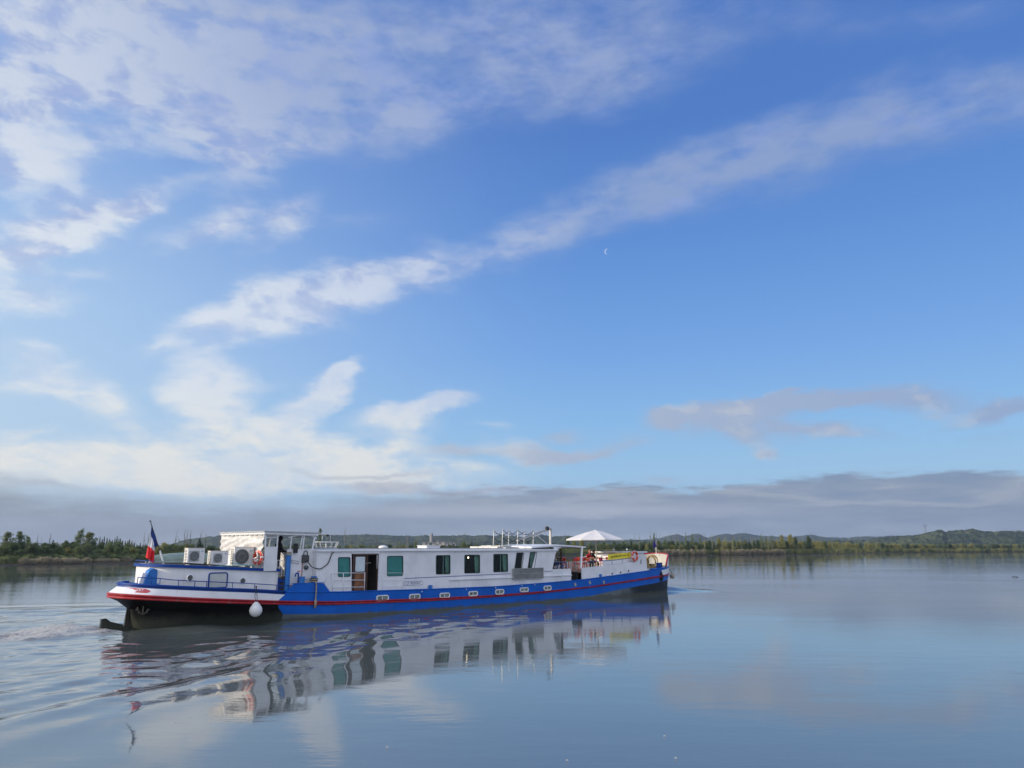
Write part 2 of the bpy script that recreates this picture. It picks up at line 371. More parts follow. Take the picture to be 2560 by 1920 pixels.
T.put(b.inputs['Roughness'], T.m('MULTIPLY_ADD', foam, .4, T.m('MULTIPLY_ADD', patch, .02, .02)))
b.inputs['IOR'].default_value = 2.0
tag(link_mesh('river_water', wme, wm, smooth=True), kind='structure')

# ------------------------------------------------------------------ far bank
SHORE_PX = [(-420, 1434), (0, 1413.5), (350, 1407), (900, 1399.5), (1640, 1390), (2050, 1386.5), (2200, 1382.5), (2560, 1380), (3100, 1377.5)]
def ysh(px): return float(np.interp(px, [q[0] for q in SHORE_PX], [q[1] for q in SHORE_PX]))
SH = [on_z(*q) for q in SHORE_PX]
d0 = (SH[1] - SH[2]).normalized(); SH = [SH[0] + d0 * 700] + SH; SH.append(SH[-1] + (SH[-1] - SH[-2]).normalized() * 3500)
# resample
seg = [0.0]
for a, b_ in zip(SH, SH[1:]): seg.append(seg[-1] + (b_ - a).length)
ss_ = np.concatenate([np.arange(0, 2200, 5.0), np.arange(2200, seg[-1], 60.0)])
sxs = np.interp(ss_, seg, [q.x for q in SH]); sys_ = np.interp(ss_, seg, [q.y for q in SH])
inl = np.array([-.62, .785])
offs = np.array([-6, -2, 0, .8, 2.5, 5, 9, 15, 25, 45, 80, 150, 300, 600, 1200, 2500, 6000.])
hts = np.array([-1.2, -.35, -.02, .1, .26, .4, .7, 1.2, 1.6, 1.8, 2, 2, 2.5, 3, 4, 5, 6.])
wob = fnoise(ss_ / 14, ss_ * 0, 5, 3) * 5
OX = sxs[:, None] + inl[0] * (offs[None] + wob[:, None] * (offs[None] < 60)); OY = sys_[:, None] + inl[1] * (offs[None] + wob[:, None] * (offs[None] < 60))
OZ = hts[None] + np.where(offs[None] > 3, fnoise(OX / 6, OY / 6, 8, 3) * .9, 0)
n1_, n2_ = OX.shape; ii = np.arange(n1_ * n2_).reshape(n1_, n2_)
lf = np.stack([ii[:-1, :-1], ii[1:, :-1], ii[1:, 1:], ii[:-1, 1:]], -1).reshape(-1, 4)
gm = bpy.data.materials.new('river_bank_soil'); gm.use_nodes = True; T = NT(gm.node_tree); b = T.n['Principled BSDF']
pos = T.new('ShaderNodeNewGeometry', out='Position'); sp = T.n.new('ShaderNodeSeparateXYZ'); T.put(sp.inputs[0], pos)
g1 = T.noise(pos, .35, 5, .6)
cc = T.mix(T.smooth(g1, .4, .62), (.05, .06, .03, 1), (.10, .095, .05, 1))
cc = T.mix(T.smooth(T.m('MULTIPLY_ADD', g1, .25, sp.outputs[2]), .42, .3), cc, (.085, .078, .06, 1))
T.put(b.inputs['Base Color'], cc); b.inputs['Roughness'].default_value = 1.0; b.inputs['Specular IOR Level'].default_value = 0
tag(link_mesh('river_bank', np_mesh('river_bank', np.stack([OX, OY, OZ], -1).reshape(-1, 3), lf), gm, smooth=True), kind='structure')

# ------------------------------------------------------------------ hills: ridges of forest with real depth
hm = bpy.data.materials.new('hill_forest'); hm.use_nodes = True; T = NT(hm.node_tree); b = T.n['Principled BSDF']
pos = T.new('ShaderNodeNewGeometry', out='Position')
c1 = T.noise(pos, .02, 6, .65); c2_ = T.noise(pos, .11, 4, .6)
cc = T.mix(T.smooth(c1, .38, .6), (.035, .055, .04, 1), (.11, .13, .065, 1))
cc = T.mix(T.smooth(c2_, .45, .6), cc, (.03, .045, .03, 1))
T.put(b.inputs['Base Color'], cc); b.inputs['Roughness'].default_value = 1; b.inputs['Specular IOR Level'].default_value = 0
T.put(b.inputs['Normal'], T.new('ShaderNodeBump', {'Strength': 1, 'Distance': 5, 'Height': T.noise(pos, .09, 4, .65)}))
def ridge(name, pts, D, depth, seed, jag=1.0):
    xs = np.arange(pts[0][0], pts[-1][0], 2.0); ys = np.interp(xs, [q[0] for q in pts], [q[1] for q in pts])
    rows = np.concatenate([np.linspace(-1, -.5, 22), np.linspace(-.48, 0, 34), [.03, .08, .2, .5, 1.0]])
    prof = np.where(rows <= 0, np.sin((1 + rows) * PI / 2) ** 1.15, np.cos(np.minimum(rows, 1) * PI / 2))
    VV = np.zeros((len(xs), len(rows), 3))
    for i, (x, y) in enumerate(zip(xs, ys)):
        r = ray(x, y); q = r * (D / r.y)
        base = Vector((q.x, q.y, 0)); dirn = base.normalized(); top = q.z + H
        for j, (a, p_) in enumerate(zip(rows, prof)):
            c = base + dirn * (a * depth); VV[i, j] = (c.x, c.y, max(top, 3) * p_)
    nz = fnoise(VV[..., 0] / 60, VV[..., 1] / 60, seed, 3) * 14 * np.minimum(1, np.abs(rows) * 4)[None] * (np.abs(rows) < .98)[None]
    sc_ = 9 * (D / 1500) ** .8
    tr = (np.abs(fnoise(VV[..., 0] / sc_, VV[..., 1] / sc_, seed + 3, 3)) * 14 - 1.4) * jag * (D / 2500) ** .5
    VV[..., 2] += nz + np.where(prof > .05, tr, 0); VV[:, [0, -1], 2] = -1
    a, b2 = len(xs), len(rows); k = np.arange(a * b2).reshape(a, b2)
    ff = np.stack([k[:-1, :-1], k[1:, :-1], k[1:, 1:], k[:-1, 1:]], -1).reshape(-1, 4)
    return tag(link_mesh(name, np_mesh(name, VV.reshape(-1, 3), ff), hm, smooth=False), kind='structure')
ridge('hills', [(1500,1352),(1600,1351),(1651,1347),(1672,1340),(1694,1336.5),(1711,1342),(1730,1338),(1745,1335.5),(1768,1346),(1796,1338),(1817,1335.5),(1832,1338.5),(1851,1334.5),(1874,1336),(1896,1340.5),(1949,1343),(1985,1343),(2008,1340.5),(2029,1337.5),(2055,1343.5),(2118,1347),(2139,1344),(2169,1341.5),(2198,1343),(2228,1340.5),(2267,1340.5),(2330,1345),(2450,1350)], 3600, 900, 1)
ridge('hills', [(395,1372),(425,1363),(455,1353),(480,1348),(520,1343),(560,1341.5),(640,1341),(760,1340),(840,1339.5),(930,1338.5),(1000,1341),(1060,1342),(1100,1342),(1140,1341),(1162,1338.5),(1185,1341),(1216,1338.5),(1235,1342),(1252,1339.5),(1280,1343),(1320,1345),(1340,1343.5),(1353,1338),(1376,1343.5),(1406,1342),(1417,1341),(1480,1346),(1559,1351),(1620,1354),(1700,1362)], 2300, 700, 2)
ridge('hills', [(1960,1368),(2028,1358),(2091,1353),(2163,1353),(2204,1346.5),(2250,1342),(2288,1340),(2318,1333),(2342,1327.5),(2355,1326.5),(2364,1334.5),(2377,1330),(2407,1327),(2431,1324),(2452,1328),(2482,1330),(2515,1328),(2560,1331),(2700,1335),(2900,1330),(3100,1345)], 1500, 420, 3, 1.1)

# ------------------------------------------------------------------ vegetation
rng = np.random.default_rng(11)
def leaf_mat(name, cols, trans=.25):
    m = bpy.data.materials.new(name); m.use_nodes = True; T = NT(m.node_tree); b = T.n['Principled BSDF']
    oi = T.new('ShaderNodeObjectInfo', out='Random'); oc = T.new('ShaderNodeTexCoord', out='Object')
    c = T.ramp(oi, [(i / (len(cols) - 1), q) for i, q in enumerate(cols)])
    n = T.noise(oc, 1.1, 4, .6)
    c = T.mix(T.smooth(n, .35, .65), T.mix(.35, c, (.01, .02, .01, 1)), T.mix(.3, c, (.16, .18, .05, 1)))
    T.put(b.inputs['Base Color'], c); b.inputs['Roughness'].default_value = .7; b.inputs['Specular IOR Level'].default_value = .2
    tr = T.new('ShaderNodeBsdfTranslucent', {'Color': c}); ms = T.n.new('ShaderNodeMixShader'); ms.inputs[0].default_value = .45
    T.l.new(b.outputs[0], ms.inputs[1]); T.l.new(tr, ms.inputs[2]); T.l.new(ms.outputs[0], T.n['Material Output'].inputs[0])
    MATS[name] = m; return m
M_DARK = leaf_mat('foliage_dark', [(.09, .14, .07), (.12, .17, .085), (.15, .2, .1)])
M_MID = leaf_mat('foliage_mid', [(.16, .23, .10), (.23, .29, .12), (.2, .25, .14), (.29, .32, .13)])
M_YEL = leaf_mat('foliage_yellow', [(.42, .42, .15), (.48, .45, .17), (.36, .38, .13)])
M_REED = leaf_mat('reed_straw', [(.5, .43, .31), (.42, .36, .27), (.56, .49, .36)])
M_CON = leaf_mat('foliage_conifer', [(.016, .032, .02), (.022, .04, .024)])
M_BARK = mat('bark', (.13, .115, .095), .9, var=.35, vscale=6, bump=.4)
M_PALE = mat('bark_pale', (.26, .24, .21), .9, var=.3, vscale=6, bump=.3)
def leaves(centres, size, seed, flat=.0, aspect=1.0):
    r = np.random.default_rng(seed); n = len(centres)
    a = r.normal(size=(n, 3)); a /= np.linalg.norm(a, axis=1)[:, None]
    b_ = np.cross(a, r.normal(size=(n, 3))); b_ /= np.linalg.norm(b_, axis=1)[:, None]
    s = size * r.uniform(.6, 1.3, n)[:, None]
    a = a * s * aspect; b_ = b_ * s
    v = np.stack([centres - a - b_ * .6, centres + a * .3 - b_, centres + a + b_ * .6, centres - a * .3 + b_], 1).reshape(-1, 3)
    return v, np.arange(n * 4).reshape(n, 4)
def tube(pts, rad, seg=5):
    """tapered tube along points -> verts, faces"""
    v, f = [], []
    for i, p in enumerate(pts):
        p = Vector(p); q = Vector(pts[min(i + 1, len(pts) - 1)]) - Vector(pts[max(i - 1, 0)])
        if q.length < 1e-6: q = Vector((0, 0, 1))
        q.normalize(); a = q.orthogonal().normalized(); 
        if abs(q.z) < .98: a = q.cross(Vector((0, 0, 1))).normalized()
        else: a = q.cross(Vector((1, 0, 0))).normalized()
        b_ = q.cross(a)
        for k in range(seg):
            t = 2 * PI * k / seg; v.append(tuple(p + (a * math.cos(t) + b_ * math.sin(t)) * rad[i]))
    for i in range(len(pts) - 1):
        for k in range(seg):
            f.append((i * seg + k, i * seg + (k + 1) % seg, (i + 1) * seg + (k + 1) % seg, (i + 1) * seg + k))
    return v, f
def join(parts):
    v, f = [], []
    for a, b_ in parts:
        o = len(v); v += [tuple(q) for q in a]; f += [tuple(i + o for i in q) for q in b_]
    return v, f
def branches(h, r0, nb, spread, seed, lean=0, start=.3, up=.6, twigs=3):
    r = random.Random(seed); parts = []; tips = []
    tr = [(lean * (i / 7) ** 1.6 * h + r.uniform(-.02, .02) * h, r.uniform(-.015, .015) * h, h * i / 7) for i in range(8)]
    parts.append(tube(tr, [r0 * (1 - .86 * i / 7) for i in range(8)], 6))
    for k in range(nb):
        t = start + (1 - start) * (k + r.random() * .6) / nb; i = min(int(t * 7), 6); fr = t * 7 - i
        p = Vector(tr[i]).lerp(Vector(tr[i + 1]), fr); a = r.uniform(0, 2 * PI); ln = spread * h * (1.15 - t) * r.uniform(.7, 1.2)
        d = Vector((math.cos(a), math.sin(a), up * r.uniform(.6, 1.6))).normalized(); q = p.copy(); pl = [p.copy()]
        for s in range(4):
            d = (d + Vector((r.uniform(-.25, .25), r.uniform(-.25, .25), .16))).normalized(); q = q + d * ln / 4; pl.append(q.copy()); tips.append(q.copy())
        rr = r0 * (1 - .8 * t) * .5
        parts.append(tube(pl, [rr * (1 - .2 * s) for s in range(5)], 4))
        for w in range(twigs):
            s0 = pl[r.randint(1, 4)]; d2 = (d + Vector((r.uniform(-.9, .9), r.uniform(-.9, .9), r.uniform(-.1, .8)))).normalized(); e = s0 + d2 * ln * r.uniform(.25, .5)
            parts.append(tube([s0, s0.lerp(e, .5) + Vector((0, 0, .03 * h * r.random())), e], [rr * .4, rr * .3, rr * .12], 3)); tips.append(e)
    return join(parts), tips, tr
def crown_pts(clusters, per, seed):
    r = np.random.default_rng(seed); out = []
    for (c, rad, sq) in clusters:
        n = max(4, int(per * rad ** 2)); d = r.normal(size=(n, 3)); d /= np.linalg.norm(d, axis=1)[:, None]
        q = d * (rad * r.uniform(.55, 1.05, n) ** .6)[:, None]; q[:, 2] *= sq; out.append(q + np.array(c))
    return np.concatenate(out)
PROTO = {}
def mk(kind, i, crown, trunk, mats):
    cm = np_mesh(kind + '_crown', *crown) if crown is not None else None
    tv, tf = trunk; tm = np_mesh(kind + '_trunk', tv, tf)
    if cm: cm.materials.append(mats[0])
    tm.materials.append(mats[1]); PROTO.setdefault(kind, []).append((cm, tm))
def build_protos():
    r = random.Random(5)
    for i in range(3):      # round leafy tree, unit height 1
        (tv, tf), tips, tr = branches(.9, .028, 12, .42, 10 + i, start=.22)
        cl = [((t.x, t.y, t.z), r.uniform(.07, .13), .85) for t in tips if r.random() < .6] + [((r.uniform(-.2, .2), r.uniform(-.2, .2), r.uniform(.3, .8)), r.uniform(.1, .17), .9) for _ in range(14)]
        cl += [((.33 * math.cos(a) * q, .33 * math.sin(a) * q, r.uniform(.1, .45)), r.uniform(.07, .12), .8) for a in [k * .7 for k in range(9)] for q in (.7, 1.0)]
        mk('round', i, leaves(crown_pts(cl, 3300, i), .016, i), (tv, tf), (M_MID, M_BARK))
        mk('dark', i, leaves(crown_pts(cl, 4200, i + 30), .016, i), (tv, tf), (M_DARK, M_BARK))
        mk('yellow', i, leaves(crown_pts(cl, 3600, i + 60), .017, i), (tv, tf), (M_YEL, M_BARK))
    for i in range(3):      # airy tree: clumps on visible limbs
        (tv, tf), tips, tr = branches(.95, .024, 15, .4, 40 + i, start=.3, up=.9)
        cl = [((t.x, t.y, t.z), r.uniform(.035, .08), .8) for t in tips if r.random() < .75 and t.z > .3]
        mk('airy', i, leaves(crown_pts(cl, 5200, 3 + i), .014, i), (tv, tf), (M_MID, M_BARK))
    for i in range(3):      # poplar
        (tv, tf), tips, tr = branches(.97, .022, 16, .13, 70 + i, start=.12, up=2.4)
        cl = [((r.uniform(-.05, .05), r.uniform(-.05, .05), z), .085 * math.sin(PI * min(1, (z + .06) / 1.06)) ** .55 * r.uniform(.7, 1.15), 1.3) for z in np.linspace(.12, .97, 26)]
        mk('poplar', i, leaves(crown_pts(cl, 5200, 7 + i), .014, i), (tv, tf), (M_MID, M_PALE))
        mk('gold', i, leaves(crown_pts(cl, 4200, 27 + i), .014, i), (tv, tf), (M_YEL, M_PALE))
        cl2 = [c for c in cl if r.random() < .6]
        mk('thin', i, leaves(crown_pts([(c[0], c[1] * .7, 1) for c in cl2], 4200, 17 + i), .013, i), (tv, tf), (M_MID, M_PALE))
    for i in range(2):      # conifer
        tv, tf = tube([(0, 0, 0), (0, 0, .5), (0, 0, 1)], [.022, .014, .002], 5)
        q = []
        for z in np.linspace(.08, .98, 30):
            w = .24 * (1 - z) ** .85 + .012; 
            for k in range(int(34 * w / .24) + 4):
                a = r.uniform(0, 2 * PI); rr = w * r.uniform(.25, 1.08); q.append((rr * math.cos(a), rr * math.sin(a), z - rr * .35 + r.uniform(-.012, .012)))
        mk('conifer', i, leaves(np.array(q), .026, i, aspect=.7), (tv, tf), (M_CON, M_BARK))
    for i in range(4):      # bare
        (tv, tf), tips, tr = branches(.98, .028, 13, .3, 90 + i, lean=[0, .06, -.1, .2][i], start=.35, up=1.5, twigs=5)
        mk('bare', i, None, (tv, tf), (None, M_PALE if i % 2 else M_BARK))
    for i in range(3):      # bush
        (tv, tf), tips, tr = branches(.7, .03, 9, .7, 120 + i, start=.05, up=.8)
        cl = [((r.gauss(0, .32), r.gauss(0, .32), r.uniform(.12, .72)), r.uniform(.14, .24), .9) for _ in range(16)]
        for nm, mm in (('bush', M_MID), ('darkbush', M_DARK), ('yellowbush', M_YEL)):
            mk(nm, i, leaves(crown_pts(cl, 1300, 9 + i), .033, i), (tv, tf), (mm, M_BARK))
    for i in range(3):      # reeds / tamarisk tuft
        rr = np.random.default_rng(i); n = 900
        b0 = rr.normal(size=(n, 2)) * .26; ln = rr.uniform(.6, 1.0, n) * (1 - .35 * np.minimum(1, np.hypot(b0[:, 0], b0[:, 1]) / .6)); tilt = b0 * .55 + rr.normal(size=(n, 2)) * .08
        a = rr.uniform(0, PI, n); wd = .012
        dx = np.stack([np.cos(a) * wd, np.sin(a) * wd, 0 * a], 1)
        p0 = np.column_stack([b0, np.zeros(n)]); p1 = np.column_stack([b0 + tilt * ln[:, None], ln])
        pm = (p0 + p1) / 2
        v = np.stack([p0 - dx * .6, p0 + dx * .6, p1 + dx * 1.3, p1 - dx * 1.3], 1).reshape(-1, 3)
        mk('reed', i, (v, np.arange(n * 4).reshape(n, 4)), tube([(0, 0, 0), (0, 0, .4)], [.02, .01], 4), (M_REED, M_REED))
build_protos()
NAMES = {'round': 'leafy_tree', 'dark': 'leafy_tree', 'yellow': 'leafy_tree', 'airy': 'airy_tree', 'poplar': 'poplar_tree', 'gold': 'poplar_tree', 'thin': 'poplar_tree', 'conifer': 'conifer_tree', 'bare': 'bare_tree', 'bush': 'bush', 'darkbush': 'bush', 'yellowbush': 'bush', 'reed': 'reed_clump'}
CATS = {'bush': 'bush', 'darkbush': 'bush', 'yellowbush': 'bush', 'reed': 'reeds'}
DESC = {'round': 'mid green round leafy tree', 'dark': 'dark green dense leafy tree', 'yellow': 'yellow green sunlit leafy tree', 'airy': 'tall airy tree with gaps between its leaf clumps', 'poplar': 'narrow upright green poplar', 'gold': 'narrow golden green poplar', 'thin': 'thin sparse poplar with few leaves', 'conifer': 'dark pointed conifer', 'bare': 'bare leafless pale tree', 'bush': 'rounded green bush', 'darkbush': 'low dark green bush', 'yellowbush': 'pale yellow green bush', 'reed': 'straw coloured reed clump'}
def area(px):
    if px < 400: return 'on the left bank'
    if px < 1480: return 'behind the barge roof'
    if px < 1760: return 'just beyond the bow'
    if px < 2120: return 'on the middle of the right bank'
    return 'on the far right bank'
vi = [0]
def plant(kind, px, top, off=12, wide=None, label=None):
    """a plant at photo column px, crown top at row top, off metres behind the shoreline"""
    s = on_z(px, ysh(px)); p = s * ((s.xy.length + off) / s.xy.length); p.z = 0
    base = .1 if off < 5 else (.4 if off < 9 else 1.0)
    h = max(.6, at_y(px, top, p.y).z - base)
    k = PROTO[kind]; vi[0] += 1; cm, tm = k[vi[0] % len(k)]
    nat = {'round': .86, 'dark': .86, 'yellow': .86, 'airy': .7, 'poplar': .3, 'gold': .3, 'thin': .24, 'conifer': .46, 'bare': .5, 'bush': 1.35, 'darkbush': 1.35, 'yellowbush': 1.35, 'reed': 1.1}[kind]
    w = 1.0
    if wide: w = (wide / F * p.y) / (h * nat)
    o = empty(NAMES[kind], (p.x, p.y, base), random.uniform(0, 6.28), label or DESC[kind] + ' ' + area(px), CATS.get(kind, 'tree'),
              {'bush': 'bushes', 'reed_clump': 'reed clumps'}.get(NAMES[kind], 'trees') + ' ' + area(px))
    o.scale = (h * w, h * w, h)
    for nm, me in (('crown' if NAMES[kind] not in ('reed_clump',) else 'stalks', cm), ('trunk' if 'tree' in NAMES[kind] else 'stem', tm)):
        if me is None: continue
        c = bpy.data.objects.new(nm, me); col.objects.link(c); c.parent = o
    return o
LANDMARK = [
 ('airy',10,1329,18,54,'tall airy tree cut by the left edge of the view'),('airy',40,1330,16,54,'tall airy tree beside the one at the left edge'),('airy',60,1341,20,34,'shorter airy tree between the tall pair and bare snags'),
 ('bare',86,1334,22,16,'bare snag nearest the airy trees on the left bank'),('bare',98,1342,24,14,'short bare snag second from the airy trees'),('bare',117,1333,22,22,'leaning bare snag beside the broad dark pine'),
 ('conifer',126,1350,14,24,'broad dark pine left of the leafy wood'),('dark',158,1351,14,34,'dark round tree left of the tallest airy tree'),
 ('airy',194,1325,20,48,'tallest airy tree on the left bank'),('airy',218,1330,20,64,'wide airy tree right beside the tallest one'),
 ('round',217,1358,9,50,'wide willow below the tallest airy trees'),('round',266,1357,9,46,'grey green willow below the pointed conifers'),('round',310,1366,8,42,'bright green willow near the flag'),
 ('round',345,1373,8,34,'low willow just left of the flag'),('dark',22,1354,12,54,'dark green tree under the airy pair at left edge'),('dark',72,1358,12,50,'dark green tree under the bare snags'),
 ('dark',110,1366,10,44,'low dark green tree beneath the broad pine'),('dark',185,1360,14,44,'dark green tree beneath the tallest airy tree'),
]
for q in LANDMARK: plant(*q)
for px, t in [(243,1342),(249,1347),(254,1341),(261,1344),(268,1346),(275,1350),(281,1345),(286,1340),(291,1346),(295,1346),(301,1350),(308,1352),(314,1351),(318,1348),(324,1352),(331,1357),(338,1360),(346,1357),(353,1361),(360,1359),(368,1362),(377,1364)]:
    plant('conifer', px, t, 45, 13)
for px, t in [(327,1350),(333,1352),(356,1328),(366,1332),(374,1324),(432,1326),(447,1340),(456,1320),(463,1322),(471,1324),(493,1322),(510,1334),(546,1326),(562,1325),(575,1338),(668,1340),(858,1315),(876,1343),(893,1345),(940,1342),(1016,1331),(1588,1330),(1652,1327),(1643,1328),(1673,1332),(1680,1330),(1689,1329),(1694,1335),(1699,1328),(1706,1336),(1768,1340),(1838,1345),(1880,1338),(1896,1343)]:
    plant('bare', px, t, 26, 18 if px < 1400 else 9)
plant('conifer', 495, 1346, 16, 26, 'broad dark conifer behind the rooftop air conditioners')
plant('airy', 797, 1320, 26, 20, 'leafy tree rising behind the wheelhouse mast frame')
plant('thin', 765, 1346, 26, 5, 'thin dark poplar seen through the wheelhouse windows')
plant('yellow', 408, 1355, 14, 30, 'yellow green tree just right of the flag')
plant('round', 437, 1361, 12, 30); plant('round', 462, 1357, 12, 26)
for px, t, k, w in [(875,1362,'yellow',26),(900,1364,'dark',22),(938,1364,'round',24),(997,1352,'poplar',8),(985,1366,'yellow',26),(1015,1358,'thin',9),(1041,1336,'thin',9),(1038,1352,'round',12),(1060,1362,'dark',20),(1110,1363,'dark',20),(1134,1360,'dark',18),(1160,1353,'round',26),(1179,1352,'conifer',9),(1193,1342,'thin',12),(1190,1358,'round',20),(1215,1363,'dark',20),(1320,1352,'conifer',13),(1300,1362,'dark',22),(1345,1364,'dark',24),
                   (1419,1340,'round',18),(1436,1351,'yellow',22),(1455,1349,'yellow',22),(1475,1356,'round',24),(1500,1358,'round',26),(1512,1353,'dark',18),(1535,1353,'dark',20),(1548,1357,'dark',18),(1560,1353,'dark',16),(1578,1352,'dark',18),(1600,1336,'thin',8),(1612,1355,'dark',18),(1628,1325,'thin',9),(1637,1333,'airy',12),(1648,1350,'dark',14),(1664,1348,'round',18),
                   (1716,1329,'poplar',8),(1733,1332,'poplar',12),(1753,1334,'poplar',10),(1763,1331,'thin',9),(1782,1331,'thin',9),(1745,1356,'dark',14),(1775,1358,'dark',14),(1798,1343,'yellow',20),(1815,1342,'gold',11),(1833,1341,'gold',12),(1852,1342,'gold',9),(1864,1349,'round',24),(1846,1352,'round',18),(1884,1346,'poplar',9),(1895,1350,'dark',14),(1906,1334,'poplar',13),(1916,1338,'poplar',11),(1923,1341,'gold',9),(1932,1337,'poplar',12),(1946,1344,'gold',10),(1958,1337,'yellow',26),(1978,1335,'yellow',28),(1990,1341,'round',22),(1968,1352,'dark',22),(2023,1340,'dark',24),(2009,1352,'yellow',18),
                   (2121,1353,'yellow',18),(2133,1358,'yellow',18),(2239,1356,'gold',6),(2303,1361,'yellow',30),(2320,1363,'yellow',22),(2430,1358,'yellow',20),(2431,1366,'yellow',26),(2366,1365,'dark',16),(2450,1364,'dark',16)]:
    plant(k, px, t, 14, w)
for i, px in enumerate(range(2036, 2092, 5)): plant('poplar' if i % 3 else 'gold', px + random.uniform(-1, 1), 1346 + i * .5 + random.uniform(-2, 2), 40, 6)
for i, px in enumerate(range(2098, 2300, 6)): plant(['gold', 'poplar', 'thin', 'gold'][i % 4], px + random.uniform(-2, 2), 1355 + random.uniform(-3, 4), 45, 5.5)
for i, px in enumerate(range(2466, 2600, 5)): plant(['gold', 'poplar', 'thin'][i % 3], px + random.uniform(-1, 1), 1360 + random.uniform(-2, 2), 60, 4.5)
# belts of scrub along the water
px = -60
while px < 2600:
    f = np.interp(px, [0, 400, 1500, 2560], [1, .85, .42, .3])
    k = random.choice(['bush', 'darkbush', 'bush', 'yellowbush' if px > 1500 or random.random() < .4 else 'bush']) if px < 1760 else random.choice(['yellowbush', 'yellowbush', 'bush', 'darkbush'])
    t = np.interp(px, [0, 300, 400, 900, 1500, 1700, 2100, 2300, 2560], [1384, 1382, 1380, 1374, 1370, 1371, 1369, 1370, 1369]) + random.uniform(-3, 4) * f
    plant(k, px, t, random.uniform(2.8, 8), random.uniform(26, 40) * f); px += random.uniform(11, 20) * f
px = 60
while px < 1960:
    if not (330 < px < 1480) and (px < 330 or 1640 < px < 1760 or px > 1790):
        f = np.interp(px, [0, 1500, 2000], [1, .5, .45])
        plant('reed', px, (1391 if px < 400 else 1371) + random.uniform(-3, 4) * f, random.uniform(1.2, 2.4), random.uniform(16, 26) * f)
        px += random.uniform(16, 38) * f
    else: px += 20
px = 5
while px < 2570:      # second belt, taller and darker
    f = np.interp(px, [0, 1500, 2560], [1, .5, .36])
    t = np.interp(px, [0, 130, 200, 300, 350, 400, 700, 1400, 1700, 1900, 2050, 2200, 2560], [1353, 1359, 1354, 1356, 1362, 1361, 1364, 1361, 1353, 1351, 1353, 1358, 1361]) + random.uniform(-4, 4) * f
    plant(random.choice(['dark', 'round', 'round', 'dark'] if px < 1750 else ['round', 'yellow', 'yellow', 'dark']), px, t, random.uniform(16, 26), random.uniform(44, 66) * f); px += random.uniform(22, 30) * f
px = -40
while px < 1760:      # grey green willows between the belts
    f = np.interp(px, [0, 1500, 2560], [1, .5, .36])
    if not 420 < px < 1490:
        plant(random.choice(['round', 'round', 'yellow', 'dark']), px, (1369 if px < 400 else 1360) + random.uniform(-5, 5) * f, random.uniform(9, 14), random.uniform(34, 50) * f)
    px += random.uniform(18, 30) * f
# low white limb and scraps of driftwood far out on the water

